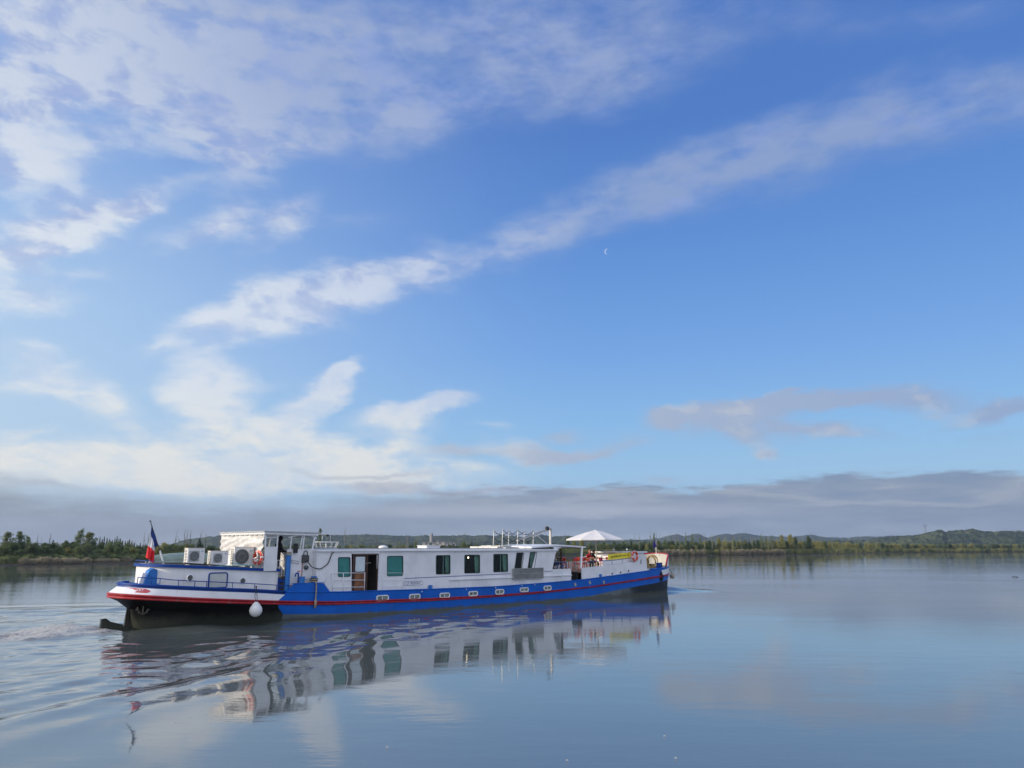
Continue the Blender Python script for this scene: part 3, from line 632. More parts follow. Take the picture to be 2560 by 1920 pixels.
# ------------------------------------------------------------------ mesh builder
class MB:
    def __init__(s): s.v = []; s.f = []; s.m = []
    def add(s, v, f, mi=0):
        o = len(s.v); s.v += [tuple(q) for q in v]; s.f += [tuple(i + o for i in q) for q in f]; s.m += [mi] * len(f); return s
    def box(s, x0, x1, y0, y1, z0, z1, mi=0, rot=None, ctr=None):
        v = [Vector((x, y, z)) for x in (x0, x1) for y in (y0, y1) for z in (z0, z1)]
        if rot is not None:
            c = Vector(ctr) if ctr else Vector(((x0 + x1) / 2, (y0 + y1) / 2, (z0 + z1) / 2)); e = Euler(rot).to_matrix(); v = [c + e @ (q - c) for q in v]
        return s.add(v, [(0, 1, 3, 2), (4, 6, 7, 5), (0, 4, 5, 1), (2, 3, 7, 6), (0, 2, 6, 4), (1, 5, 7, 3)], mi)
    def rbox(s, x0, x1, y0, y1, z0, z1, r=.03, mi=0, n=3):
        """box with its four Y-direction edges rounded"""
        pts = []
        for cx, cz, a0 in ((x1 - r, z1 - r, 0), (x0 + r, z1 - r, 90), (x0 + r, z0 + r, 180), (x1 - r, z0 + r, 270)):
            for k in range(n + 1):
                a = R(a0 + 90 * k / n); pts.append((cx + r * math.cos(a), cz + r * math.sin(a)))
        return s.prism(pts, y0, y1, mi)
    def prism(s, pts, y0, y1, mi=0):
        """XZ outline extruded along Y"""
        n = len(pts); v = [(x, y0, z) for x, z in pts] + [(x, y1, z) for x, z in pts]
        f = [tuple(range(n)), tuple(range(2 * n - 1, n - 1, -1))] + [(i, i + n, (i + 1) % n + n, (i + 1) % n) for i in range(n)]
        return s.add(v, f, mi)
    def slab(s, pts, z0, z1, mi=0):
        """XY outline extruded along Z; z0/z1 may be functions of (x, y)"""
        n = len(pts); g = lambda z, p: z(*p) if callable(z) else z
        v = [(p[0], p[1], g(z0, p)) for p in pts] + [(p[0], p[1], g(z1, p)) for p in pts]
        f = [tuple(range(n - 1, -1, -1)), tuple(range(n, 2 * n))] + [(i, (i + 1) % n, (i + 1) % n + n, i + n) for i in range(n)]
        return s.add(v, f, mi)
    def tube(s, pts, r, seg=6, mi=0, closed=False):
        pts = [Vector(p) for p in pts]; rad = r if hasattr(r, '__len__') else [r] * len(pts)
        if closed: pts = pts + [pts[0], pts[1]]; rad = list(rad) + [rad[0], rad[1]]
        v, f = tube(pts, rad, seg); n = len(pts)
        if not closed: f += [tuple(range(seg - 1, -1, -1)), tuple(range((n - 1) * seg, n * seg))]
        return s.add(v, f, mi)
    def rings(s, rr, mi=0, cap=True):
        """loft: list of rings (lists of points of the same length)"""
        n = len(rr[0]); v = [q for r_ in rr for q in r_]; f = []
        for i in range(len(rr) - 1):
            for k in range(n): f.append((i * n + k, i * n + (k + 1) % n, (i + 1) * n + (k + 1) % n, (i + 1) * n + k))
        if cap: f += [tuple(range(n - 1, -1, -1)), tuple(range((len(rr) - 1) * n, len(rr) * n))]
        return s.add(v, f, mi)
    def lathe(s, prof, c=(0, 0, 0), seg=14, mi=0, axis='Z'):
        rr = []
        for r_, z in prof:
            ring = []
            for k in range(seg):
                a = 2 * PI * k / seg; q = (r_ * math.cos(a), r_ * math.sin(a), z)
                if axis == 'Y': q = (q[0], z, q[1])
                if axis == 'X': q = (z, q[0], q[1])
                ring.append((c[0] + q[0], c[1] + q[1], c[2] + q[2]))
            rr.append(ring)
        return s.rings(rr, mi)
    def torus(s, c, R_, r_, axis='Y', n=24, m=8, mi=0, a0=0, a1=360, sc=1.0):
        full = abs(a1 - a0) >= 360; pts = []
        k = n if full else n + 1
        for i in range(k):
            a = R(a0 + (a1 - a0) * i / n); q = (R_ * math.cos(a), R_ * math.sin(a) * sc)
            pts.append({'Y': (c[0] + q[0], c[1], c[2] + q[1]), 'X': (c[0], c[1] + q[0], c[2] + q[1]), 'Z': (c[0] + q[0], c[1] + q[1], c[2])}[axis])
        return s.tube(pts, r_, m, mi, closed=full)
    def ball(s, c, r_, mi=0, seg=14, sc=(1, 1, 1)):
        rr = []
        for i in range(1, 9):
            t = PI * i / 9 - PI / 2
            rr.append([(c[0] + r_ * sc[0] * math.cos(t) * math.cos(2 * PI * k / seg), c[1] + r_ * sc[1] * math.cos(t) * math.sin(2 * PI * k / seg), c[2] + r_ * sc[2] * math.sin(t)) for k in range(seg)])
        return s.rings(rr, mi)
    def build(s, name, mats, parent=None, org=(0, 0, 0), smooth=False, label=None):
        me = bpy.data.meshes.new(name); o_ = Vector(org)
        me.from_pydata([tuple(Vector(q) - o_) for q in s.v], [], s.f)
        mats = mats if isinstance(mats, (list, tuple)) else [mats]
        me.polygons.foreach_set('material_index', s.m)
        bm = bmesh.new(); bm.from_mesh(me); bmesh.ops.recalc_face_normals(bm, faces=bm.faces); bm.to_mesh(me); bm.free()
        o = link_mesh(name, me, mats, parent)
        if smooth: me.shade_smooth() if smooth is True else me.set_sharp_from_angle(angle=R(smooth)) or me.shade_smooth()
        if smooth not in (True, False): me.set_sharp_from_angle(angle=R(smooth))
        if label: o['label'] = label
        return o

# paints
WHT = mat('white_paint', (.74, .75, .77), .38, var=.05, vscale=.8, dirt=(.42, .36, .28), dirt_amt=.22)
WHC = mat('cream_paint', (.74, .68, .54), .5, var=.1, dirt=(.4, .3, .2), dirt_amt=.3)
BLU = mat('blue_paint', (.002, .058, .36), .42, var=.14, vscale=.7, dirt=(.01, .04, .15), dirt_amt=.35, spec=.22)
BLT = mat('blue_trim_paint', (.005, .045, .24), .45, var=.12, spec=.25)
BLL = mat('light_blue_paint', (.02, .16, .48), .4, var=.12)
RED = mat('red_paint', (.33, .012, .018), .4, var=.25, vscale=3, dirt=(.28, .2, .18), dirt_amt=.35)
BLK = mat('black_hull_paint', (.006, .006, .007), .45, var=.3, vscale=1.2, dirt=(.03, .028, .025), dirt_amt=.2, spec=.08)
def hull_paint(name, c1, c2=None, seam=.5, rust=.5, grime_z=.5, rough=.42, spec=.22):
    m = bpy.data.materials.new(name); m.use_nodes = True; T = NT(m.node_tree); b = T.n['Principled BSDF']
    oc = T.new('ShaderNodeTexCoord', out='Object'); sp = T.n.new('ShaderNodeSeparateXYZ'); T.put(sp.inputs[0], oc); X, Y_, Z = sp.outputs
    c = tuple(c1) + (1,)
    if c2: c = T.mix(T.smooth(T.m('MULTIPLY_ADD', T.noise(oc, 1.3, 4, .6), 3.0, X), 29.0, 31.5), c, tuple(c2) + (1,))
    n = T.noise(oc, .9, 5, .6); c = T.mix(T.smooth(n, .35, .7, 0, .35), c, T.mix(1.0, c, (.55, .6, .6, 1), 'MULTIPLY'))
    c = T.mix(T.smooth(T.noise(oc, .5, 3, .5), .5, .75, 0, .25), c, T.mix(1.0, c, (1.5, 1.45, 1.4, 1), 'MULTIPLY'))
    st = T.noise(T.new('ShaderNodeMapping', {'Vector': oc, 'Scale': (5.5, 1, .55)}), 1.0, 5, .7)
    c = T.mix(T.m('MULTIPLY', T.smooth(st, .6, .74), rust * .55), c, (.16, .10, .06, 1))
    sc = T.noise(T.new('ShaderNodeMapping', {'Vector': oc, 'Scale': (1.2, 1, 9)}), 1.6, 4, .7)
    c = T.mix(T.m('MULTIPLY', T.smooth(sc, .66, .72), rust * .6), c, (.30, .31, .32, 1))
    fx = T.m('FRACT', T.m('DIVIDE', T.m('ADD', X, 40.3), 2.35)); sm = T.smooth(T.m('ABSOLUTE', T.m('SUBTRACT', fx, .5)), .0, .008, 1, 0)
    c = T.mix(T.m('MULTIPLY', sm, seam), c, T.mix(1.0, c, (.45, .45, .45, 1), 'MULTIPLY'))
    g = T.smooth(T.m('MULTIPLY_ADD', T.noise(oc, 2.2, 5, .7), -.5, Z), grime_z - .15, -.15, 0, 1)
    if grime_z > -5: c = T.mix(T.m('MULTIPLY', g, .7), c, (.07, .075, .055, 1))
    T.put(b.inputs['Base Color'], c); b.inputs['Roughness'].default_value = rough; b.inputs['Specular IOR Level'].default_value = spec
    T.put(b.inputs['Normal'], T.new('ShaderNodeBump', {'Strength': .35, 'Distance': .03, 'Height': T.m('MULTIPLY_ADD', sm, .25, T.noise(T.new('ShaderNodeMapping', {'Vector': oc, 'Scale': (.7, 1, 1.4)}), 1.1, 2, .5))}))
    MATS[name] = m; return m
BLU = hull_paint('blue_hull_paint', (.004, .105, .47), seam=.8, rust=.8, grime_z=.12)
WALL = hull_paint('cabin_wall_paint', (.75, .75, .76), seam=.22, rust=.3, grime_z=-9)
BLK = hull_paint('black_hull_paint_', (.006, .006, .007), rust=.25, grime_z=.55, spec=.1)
GRY = hull_paint('weathered_boot_paint', (.13, .15, .16), (.02, .024, .028), rust=.6, grime_z=.15, rough=.6)
STEEL = mat('galvanised_steel', (.42, .43, .43), .45, metal=.6, var=.2, vscale=5)
DARK = mat('black_rubber', (.02, .02, .022), .6, var=.2)
GLASS = mat('window_glass', (.02, .035, .035), .03, var=0, alpha=.2, spec=.8)
WOODD = mat('dark_door_wood', (.055, .028, .018), .5, var=.3, vscale=9)
WOOD = mat('varnished_wood', (.22, .09, .035), .4, var=.35, vscale=7)
TEAL = mat('teal_blind', (.07, .46, .42), .6, var=.12, vscale=4)
CURT = mat('green_curtain', (.2, .44, .34), .8, var=.3, vscale=8)
INTR = mat('cabin_interior', (.05, .042, .036), .8, var=.3)
ROOFG = mat('grey_roof_coating', (.36, .38, .39), .7, var=.15, dirt=(.2, .2, .18), dirt_amt=.4)
DECKM = mat('worn_deck_paint', (.3, .28, .25), .8, var=.25, vscale=2, dirt=(.15, .13, .1), dirt_amt=.6)
ROPE = mat('tan_rope', (.36, .29, .19), .9, var=.3, vscale=20)
BROPE = mat('dark_rope', (.03, .03, .035), .9, var=.2)
ORNG = mat('orange_plastic', (.62, .055, .018), .45, var=.12)
WPLAS = mat('white_plastic', (.74, .73, .7), .35, var=.08, vscale=5, dirt=(.45, .42, .36), dirt_amt=.25)
REDM = mat('red_chair_metal', (.5, .03, .02), .4, var=.1)

barge = empty('river_barge', Wp(0, 0, 0), ANG, 'long blue and white hotel barge under way with red rubbing strake and black stern', 'barge')

# ------------------------------------------------------------------ hull
tipz = {}
LV = []   # each level: z(X), tipX, bowX, aft length, aft power, fwd length, fwd power, Xb (paint boundary)
ipx = lambda pts: (lambda x: float(np.interp(x, [q[0] for q in pts], [q[1] for q in pts])))
z_sheer = ipx([(-3.4, 1.76), (-1, 1.58), (1.3, 1.42), (2.7, 1.29), (5.4, 1.18), (11, 1.10), (16, 1.06), (20.8, 1.14), (24, 1.23), (27.5, 1.41), (31, 1.61), (33, 1.72), (36.4, 1.92)])
z_redt = ipx([(-3.75, 1.43), (-1, 1.2), (1.35, 1.02), (3, .9), (5.4, .77), (11, .66), (16, .61), (20, .66), (24.7, .785), (28, .98), (31.7, 1.2), (34, 1.3), (36.4, 1.42)])
z_redb = ipx([(-3.75, 1.22), (-1, 1.0), (1.37, .83), (3, .72), (5.4, .6), (11, .5), (16, .49), (20, .54), (24.7, .70), (28, .87), (31.7, 1.08), (34, 1.19), (36.4, 1.32)])
z_boot = ipx([(-3.6, .8), (0, .5), (2.72, .34), (5.4, .2), (10, .1), (16, .07), (21, .1), (24.7, .2), (27.5, .45), (30.8, .67), (34, .86), (36.4, .98)])
LV = [
 (lambda x: -.8, -1.2, 36.2, 10, 1.5, 5.2, 1.8, 2.72),
 (lambda x: -.05, -2.85, 36.25, 8.6, 1.75, 5.0, 1.9, 2.72),
 (lambda x: z_boot(x), -2.95, 36.32, 7.0, 1.9, 4.9, 1.95, 2.72),
 (lambda x: z_redb(x) - .12, -3.35, 36.38, 5.6, 2.1, 4.9, 2.0, 2.44),
 (lambda x: z_redb(x), -3.68, 36.4, 5.3, 2.2, 4.9, 2.0, 2.42),
 (lambda x: z_redt(x), -3.68, 36.42, 5.3, 2.2, 4.9, 2.0, 2.42),
 (lambda x: z_sheer(x) - .11, -3.38, 36.45, 5.0, 2.2, 4.9, 2.0, 2.72),
 (lambda x: z_sheer(x), -3.36, 36.45, 5.0, 2.2, 4.9, 2.0, 2.72),
]
def half(lv, x):
    zf, tip, bow, al, ap, fl, fp, xb = lv
    if x < tip + al: e = min(1, max(0, (tip + al - x) / al)); return BH * (1 - e ** ap) ** (1 / ap)
    if x > bow - fl: e = min(1, max(0, (x - bow + fl) / fl)); return BH * (1 - e ** fp) ** (1 / fp)
    return BH
def stations(lv):
    zf, tip, bow, al, ap, fl, fp, xb = lv; n = 20
    a = [tip + (xb - tip) * (k / n) ** 2 for k in range(n)]
    m = list(np.linspace(xb, 31.3, 40)); b_ = [bow - (bow - 31.3) * (1 - k / n) ** 2 for k in range(1, n + 1)]
    return a + m + b_
NST = len(stations(LV[0])); JB = 20
def hull_mat(l, j):
    x = stations(LV[2])[j]
    if l == 0: return 3
    if l == 1: return 1 if x < 2.7 else 3
    if l == 2 or l == 3: return 1 if j < JB else (0)
    if l == 4: return 2
    if l == 5: return 4 if j < JB else (4 if x > 32.7 else 0)
    if l == 6: return 5 if j < JB else 0
hb = MB()
for sgn in (-1, 1):
    g = []
    for lv in LV: g.append([(x, sgn * half(lv, x), lv[0](x)) for x in stations(lv)])
    for l in range(len(LV) - 1):
        for j in range(NST - 1):
            hb.add([g[l][j], g[l][j + 1], g[l + 1][j + 1], g[l + 1][j]], [(0, 1, 2, 3)], hull_mat(l, j))
hull = hb.build('hull', [BLU, BLK, RED, GRY, WHT, BLT], barge, smooth=25)
bm = bmesh.new(); bm.from_mesh(hull.data); bmesh.ops.remove_doubles(bm, verts=bm.verts, dist=.002); bmesh.ops.recalc_face_normals(bm, faces=bm.faces); bm.to_mesh(hull.data); bm.free()
hull.data.set_sharp_from_angle(angle=R(28))
# red rubbing strake: two half-round ribs with a groove
st = MB()
for sgn in (-1, 1):
    lv = LV[4]; prev = None
    for x in stations(lv)[:]:
        h0 = half(lv, x); zb, zt = z_redb(x), z_redt(x); hgt_ = zt - zb
        dh = (half(lv, min(x + .02, lv[2])) - half(lv, max(x - .02, lv[1]))) / .04
        nrm = Vector((-dh, 1, 0)).normalized() if abs(dh) < 60 else Vector((1 if dh < 0 else -1, 0, 0))
        out = [0, .06, .085, .06, .025, .06, .085, .06, 0]; zz = [0, .02, .2, .4, .5, .6, .8, .98, 1]
        k = 1 if x < 5 else (.75 if x < 30 else .9)
        ring = [(x + nrm.x * o_ * k, sgn * (h0 + nrm.y * o_ * k), zb + hgt_ * q) for o_, q in zip(out, zz)]
        if prev: 
            for i in range(8): st.add([prev[i], ring[i], ring[i + 1], prev[i + 1]], [(0, 1, 2, 3)])
        prev = ring
st.build('rubbing_strake', RED, barge, smooth=35)
# blue cap rail round the stern and thin rolled edge amidships
cp = MB()
for sgn in (-1, 1):
    lv = LV[7]; pts = [(x, sgn * (half(lv, x) + .01), z_sheer(x) + .01) for x in stations(lv) if x < 2.75]
    pts2 = [(x, sgn * (half(lv, x) + .0), z_sheer(x)) for x in stations(lv) if x >= 2.7]
    cp.tube(pts, .055, 6, 0); cp.tube(pts2, .032, 5, 1)
cp.build('cap_rail', [BLT, BLU], barge, smooth=True)
# deck
dk = MB(); lv = LV[7]; xs = stations(lv)
for i in range(NST - 1):
    a, b_ = xs[i], xs[i + 1]
    za, zb = z_sheer(a) - .06, z_sheer(b_) - .06
    dk.add([(a, -half(lv, a), za), (b_, -half(lv, b_), zb), (b_, half(lv, b_), zb), (a, half(lv, a), za)], [(0, 1, 2, 3)])
dk.build('deck', DECKM, barge)
# tall bulwark round the stem with a red rim, cream inside
bw = MB(); rm = MB(); lv = LV[7]; ring = []
zt = ipx([(34.15, 1.84), (34.4, 2.15), (34.7, 2.42), (35.1, 2.58), (35.7, 2.68), (36.4, 2.76)])
sts = [34.15 + 2.299 * (1 - (1 - k / 23) ** 2) for k in range(24)]
path = [(x, -half(lv, x)) for x in sts] + [(x, half(lv, x)) for x in sts[::-1]]
for i in range(len(path) - 1):
    (x0, y0), (x1, y1) = path[i], path[i + 1]
    s_ = .965
    q = lambda x, y, k: (34 + (x - 34) * k, y * k)
    o0, o1, i0, i1 = (x0, y0), (x1, y1), q(x0, y0, s_), q(x1, y1, s_)
    zb0, zb1 = z_sheer(x0) - .04, z_sheer(x1) - .04
    bw.add([(*o0, zb0), (*o1, zb1), (o1[0] + .05, o1[1], zt(x1)), (o0[0] + .05, o0[1], zt(x0))], [(0, 1, 2, 3)], 0)
    bw.add([(*i0, zb0), (*i1, zb1), (i1[0] + .05, i1[1], zt(x1)), (i0[0] + .05, i0[1], zt(x0))], [(0, 1, 2, 3)], 1)
rm.tube([(x + .03, y * .983, zt(x) + .02) for x, y in path], .065, 7)
bwo = bw.build('bow_bulwark', [WHT, mat('bow_inner_paint', (.44, .43, .38), .5, var=.1)], barge, smooth=True); rm.build('rim', RED, bwo, smooth=True)
# ------------------------------------------------------------------ aft cabin
def rounded_aft(x0, x1, hw, r=2.6, n=12):
    p = [(x1, -hw)]
    for k in range(n + 1):
        x = x0 + r * (1 - k / n) ** 2; e = (x0 + r - x) / r; p.append((x, -hw * max(1 - e ** 2.5, .0) ** .4 if k < n else -.001))
    return p + [(x, -y) for x, y in p[::-1]]
zr = ipx([(-2.7, 2.50), (2.65, 2.2)])
ac = MB(); out = rounded_aft(-2.62, 2.62, 2.0)
ac.slab(out, lambda x, y: z_sheer(x) - .1, lambda x, y: zr(x))
acab = ac.build('aft_cabin', WALL, barge, smooth=30)
rf = MB(); rf.slab(rounded_aft(-2.72, 2.70, 2.07), lambda x, y: zr(x) - .045, lambda x, y: zr(x) + .075)
aroof = rf.build('aft_cabin_roof', BLT, barge, smooth=30)
rt = MB(); rt.slab(rounded_aft(-2.5, 2.55, 1.88), lambda x, y: zr(x) + .07, lambda x, y: zr(x) + .085)
rt.build('roof_panel', ROOFG, aroof)
def porthole(px, py, Y, r_, parent, ring=WHT, name='porthole'):
    x, z = L(px, py, Y); a = MB(); a.torus((x, Y - .015, z), r_, .022, 'Y', 20, 6)
    o = a.build(name, ring, parent, smooth=True)
    g = MB(); g.lathe([(r_, 0), (r_, .012)], (x, Y - .014, z), 18, axis='Y'); g.build('pane', mat('porthole_glass', (.06, .07, .07), .05, var=.1, spec=.9), o, smooth=30); return o
porthole(475, 1444.6, -2.0, .13, acab); porthole(606.5, 1452.3, -2.0, .13, acab)
def rrect_frame(m_, x0, x1, z0, z1, Y, w, r_, d=.03, mi=0, n=4, skew=0):
    """rounded rectangular frame proud of the wall at Y; skew slants it"""
    def loop(a0, a1, c0, c1, rr):
        pts = []
        for cx, cz, a in ((a1 - rr, c1 - rr, 0), (a0 + rr, c1 - rr, 90), (a0 + rr, c0 + rr, 180), (a1 - rr, c0 + rr, 270)):
            for k in range(n + 1):
                t = R(a + 90 * k / n); z = cz + rr * math.sin(t); pts.append((cx + rr * math.cos(t) + skew * (z - c0), z))
        return pts
    o = loop(x0 - w, x1 + w, z0 - w, z1 + w, r_ + w); i_ = loop(x0, x1, z0, z1, r_); k = len(o)
    v = [(x, Y - d, z) for x, z in o] + [(x, Y - d, z) for x, z in i_] + [(x, Y + .02, z) for x, z in o] + [(x, Y + .04, z) for x, z in i_]
    f = []
    for a in range(k):
        b_ = (a + 1) % k; f += [(a, b_, b_ + k, a + k), (a + 2 * k, b_ + 2 * k, b_, a), (a + k, b_ + k, b_ + 3 * k, a + 3 * k)]
    m_.add(v, f, mi); return i_
def pane(name, loop, Y, material, parent, th=.008):
    g = MB(); g.prism(loop, Y, Y + th); return g.build(name, material, parent)
x0, z1 = L(524.5, 1434, -2); x1, z0 = L(565, 1467, -2)
wf_ = MB(); lp = rrect_frame(wf_, x0, x1, z0, z1, -2.0, .045, .07, .03); wo_ = wf_.build('window', BLT, acab)
pane('blind', lp, -2.008, mat('pale_blind', (.5, .52, .5), .35, var=.12), wo_)
# stern winch housing in blue, with a wheel boss
sh = MB(); hx = -2.75
prof = [(x + .25, z) for x, z in [(-3.16, 1.62), (-3.05, 2.1), (-2.95, 2.32), (-2.80, 2.42), (-2.66, 2.36), (-2.6, 2.2), (-2.6, 1.6)]]
sh.prism([(x + .02, z - .03) for x, z in prof], -1.12, -.75); sh.lathe([(.10, 0), (.10, .03), (.05, .05)], (-2.58, -1.17, 2.14), 16, axis='Y')
sh.box(-2.8, -2.3, -1.2, -.6, 1.66, 1.78); sh.box(-3.1, -2.95, -.7, -.4, 1.6, 1.8)
sh.build('stern_winch_housing', BLL, barge, smooth=30)
wp_ = MB(); wp_.box(-2.95, -2.78, -1.0, -.8, 1.75, 2.2, rot=(0, R(14), 0)); wp_.build('housing_panel', WHT, barge)
bs = MB(); bs.box(-3.15, -2.95, .2, .5, 1.7, 1.86); bs.build('stern_chock', BLT, barge)
# side rail along the aft deck
rl = MB(); lvr = LV[7]
top_pts = [(x, -max(half(lvr, x) - .06, .1), z_sheer(x) + (.27 if x > -2.3 else .3)) for x in [-3.05, -2.9, -2.7, -2.4, -2.0, -1.2, -.2, .8, 1.8, 2.5, 3.05]]
rl.tube(top_pts, .02, 6)
for q in (top_pts[0], top_pts[3], top_pts[5]): rl.tube([q, (q[0], q[1], z_sheer(q[0]))], .017, 5)
for px_ in (404, 459, 521, 581, 635, 689):
    x = L(px_, 1468, -2.4)[0]; zz = float(np.interp(x, [p_[0] for p_ in top_pts], [p_[2] for p_ in top_pts])); yy = float(np.interp(x, [p_[0] for p_ in top_pts], [p_[1] for p_ in top_pts]))
    rl.tube([(x, yy, z_sheer(x)), (x, yy, zz)], .015, 5)
rl.tube([(-2.7, .4, 2.68), (-2.75, 0, 2.7), (-2.72, -.5, 2.68), (-2.5, -1.0, 2.66)], .02, 5)
rl.build('side_rail', BLT, barge, smooth=True)
# rudder, stock and trailing blade
rd = MB(); rd.prism([(-3.12, -.7), (-3.0, .8), (-2.86, .84), (-2.75, -.7)], -.06, .06); rd.tube([(-2.95, 0, .2), (-2.95, 0, 1.2)], .06, 8)
rd.prism([(-3.95, -.3), (-3.95, .40), (-3.78, .42), (-3.6, .28), (-3.1, .14), (-3.05, -.3)], -.035, .035, 0)
rd.box(-3.99, -3.94, -.05, .05, -.2, .41, 1)
rd.build('rudder', [BLK, GRY], barge, smooth=30)
dm = MB()
for k in range(5): dm.box(-2.55 + .16 * k, -2.38 + .16 * k, -.30 - .05 * k, -.27 - .05 * k, .1 - .016 * k, .125 - .016 * k)
dm.box(-2.5, -2.46, -.3, -.27, .1, .28); dm.build('draught_mark', WHT, barge)
def anchor(name, c, s, m_, parent, rz=0):
    a = MB(); X, Y, Z = c
    a.tube([(X, Y, Z - .25 * s), (X, Y, Z + .3 * s)], .035 * s, 6)
    a.torus((X, Y, Z + .34 * s), .05 * s, .015 * s, 'Y', 10, 5)
    a.tube([(X - .3 * s, Y, Z + .02 * s), (X - .2 * s, Y, Z - .2 * s), (X, Y, Z - .28 * s), (X + .2 * s, Y, Z - .2 * s), (X + .3 * s, Y, Z + .02 * s)], [.02 * s, .045 * s, .05 * s, .045 * s, .02 * s], 6)
    for sg in (-1, 1): a.prism([(X + sg * .3 * s, Z + .12 * s), (X + sg * .38 * s, Z - .06 * s), (X + sg * .2 * s, Z - .1 * s)], Y - .015, Y + .015)
    return a.build(name, m_, parent, smooth=30)
xa, za = L(357, 1522, -.9); anchor('stern_anchor', (xa, -.95, za), .75, mat('muddy_iron', (.07, .065, .055), .8, var=.3), barge)
ch_ = MB()
for k in range(14): ch_.torus((-3.02, -.25, .95 - .065 * k), .028, .009, 'Y' if k % 2 else 'X', 8, 4, sc=1.3)
ch_.build('rudder_chain', DARK, barge)
# name panel at the stern quarter
npn = MB(); pts_ = []
lvA = lambda x, z: 1
def side_pt(x, z, off=.01, sgn=-1):
    zs = [lv[0](x) for lv in LV]; hs_ = [half(lv, x) for lv in LV]
    return (x, sgn * (float(np.interp(z, zs, hs_)) + off), z)
def side_patch(m_, x0, x1, zf0, zf1, off=.012, n=10, mi=0, cut=None):
    for i in range(n):
        for j in range(3):
            q = []
            for (a, b_) in ((i, j), (i + 1, j), (i + 1, j + 1), (i, j + 1)):
                x = x0 + (x1 - x0) * a / n; z = zf0(x) + (zf1(x) - zf0(x)) * b_ / 3; q.append(side_pt(x, z, off))
            m_.add(q, [(0, 1, 2, 3)], mi)
side_patch(npn, -3.3, -2.72, lambda x: z_redt(x) + .07 + max(0, (x + 2.85) * .5), lambda x: z_sheer(x) - .125 - max(0, (x + 2.85) * .5), off=.022)
npo = npn.build('name_board', mat('faded_red_board', (.45, .08, .1), .5, var=.2), barge)
def text(name, body, size, loc, rot, material, parent, ext=.004, ax='CENTER', sx=1.0):
    cu = bpy.data.curves.new(name, 'FONT'); cu.body = body; cu.size = size; cu.extrude = ext; cu.align_x = ax; cu.align_y = 'CENTER'; cu.resolution_u = 2
    to = bpy.data.objects.new('tmp', cu); col.objects.link(to); dg = bpy.context.evaluated_depsgraph_get()
    me = bpy.data.meshes.new_from_object(to.evaluated_get(dg)); bpy.data.objects.remove(to)
    o = bpy.data.objects.new(name, me); col.objects.link(o); me.materials.clear(); me.materials.append(material)
    o.parent = parent; o.location = loc; o.rotation_euler = rot; o.scale = (sx, 1, 1); return o
tp = side_pt(-3.03, 1.54, .075); text('lettering', 'CKY', .15, tp, (R(64), 0, R(-50)), WHT, npo)

# ------------------------------------------------------------------ wheelhouse
WY = -2.08
wl = MB(); X1, X2, X3, X4, X5 = 1.86, 2.46, 2.98, 4.33, 4.33
wl.box(X1, X2, WY, WY + .06, 2.2, 3.22); wl.box(X1, X2 + .02, WY - .012, WY + .07, 3.22, 3.26)
wl.box(X3, X4, WY, WY + .06, 1.2, 3.12); wl.box(X3, X4, WY - .012, WY + .07, 3.12, 3.15)
wl.box(X1, X1 + .06, WY + .06, -WY, 2.2, 3.0)          # aft wall, lower
wl.box(X1, X4, -WY - .06, -WY, 2.2, 3.1)               # far wall, lower
wl.box(X4 - .06, X4, WY + .06, -WY - .06, 1.2, 3.1)    # front wall, lower
wl.box(X2, X2 + .05, WY + .06, WY + 1.0, 1.3, 2.2)
whouse = wl.build('wheelhouse', WALL, barge)
fl = MB(); fl.box(X1, X4, -1.92, 1.92, 1.9, 1.96); fl.box(X2, X3, WY + .3, WY + .4, 1.25, 1.9); fl.build('floor', DECKM, whouse)
def post(m_, x0, z0, x1, z1, y, w=.045): m_.tube([(x0, y, z0), (x1, y, z1)], w * .62, 4)
fr = MB()
for y in (WY + .03, -WY - .03):
    post(fr, X1 + .02, 3.22, X1 - .0, 3.88, y, .07); post(fr, X2 + .0, 2.2, X2 + .0, 3.88, y, .06)
    post(fr, 3.13, 3.12, 3.17, 3.72, y, .05); post(fr, 3.62, 3.12, 3.72, 3.74, y); post(fr, 3.77, 3.12, 3.83, 3.9, y, .055)
    post(fr, 4.28, 3.12, 4.38, 3.72, y, .07); fr.tube([(3.0, y, 3.66), (3.35, y, 3.74), (3.8, y, 3.8), (4.2, y, 3.76), (4.48, y, 3.62)], .028, 4)
    fr.tube([(X1, y, 3.66), (2.42, y, 3.66)], .02, 4)
for y in (-1.0, 0, 1.0): post(fr, 4.28, 3.12, 4.36, 3.74, y); post(fr, X1 + .02, 3.0, X1, 3.88, y)
fr.tube([(4.42, WY, 3.72), (4.42, -WY, 3.72)], .03, 4); fr.tube([(4.3, WY, 3.14), (4.3, -WY, 3.14)], .03, 4)
post(fr, 2.78, 3.0, 2.95, 3.72, WY + .5, .05); post(fr, 2.86, 3.0, 3.02, 3.66, WY + .5, .04)
fr.build('window_frame', WHT, whouse)
rfw = MB()
rfw.slab([(X1 - .14, WY - .1), (4.62, WY - .1), (4.62, -WY + .1), (X1 - .14, -WY + .1)], lambda x, y: 3.89 - .012 * (x - 2), lambda x, y: 3.945 - .012 * (x - 2) + .0)
rfw.slab([(X1 - .1, WY - .06), (4.5, WY - .06), (4.5, -WY + .06), (X1 - .1, -WY + .06)], lambda x, y: 3.80 - .012 * (x - 2), lambda x, y: 3.892 - .012 * (x - 2), 1)
rw_ = rfw.build('wheelhouse_roof', [ROOFG, WHT], whouse)
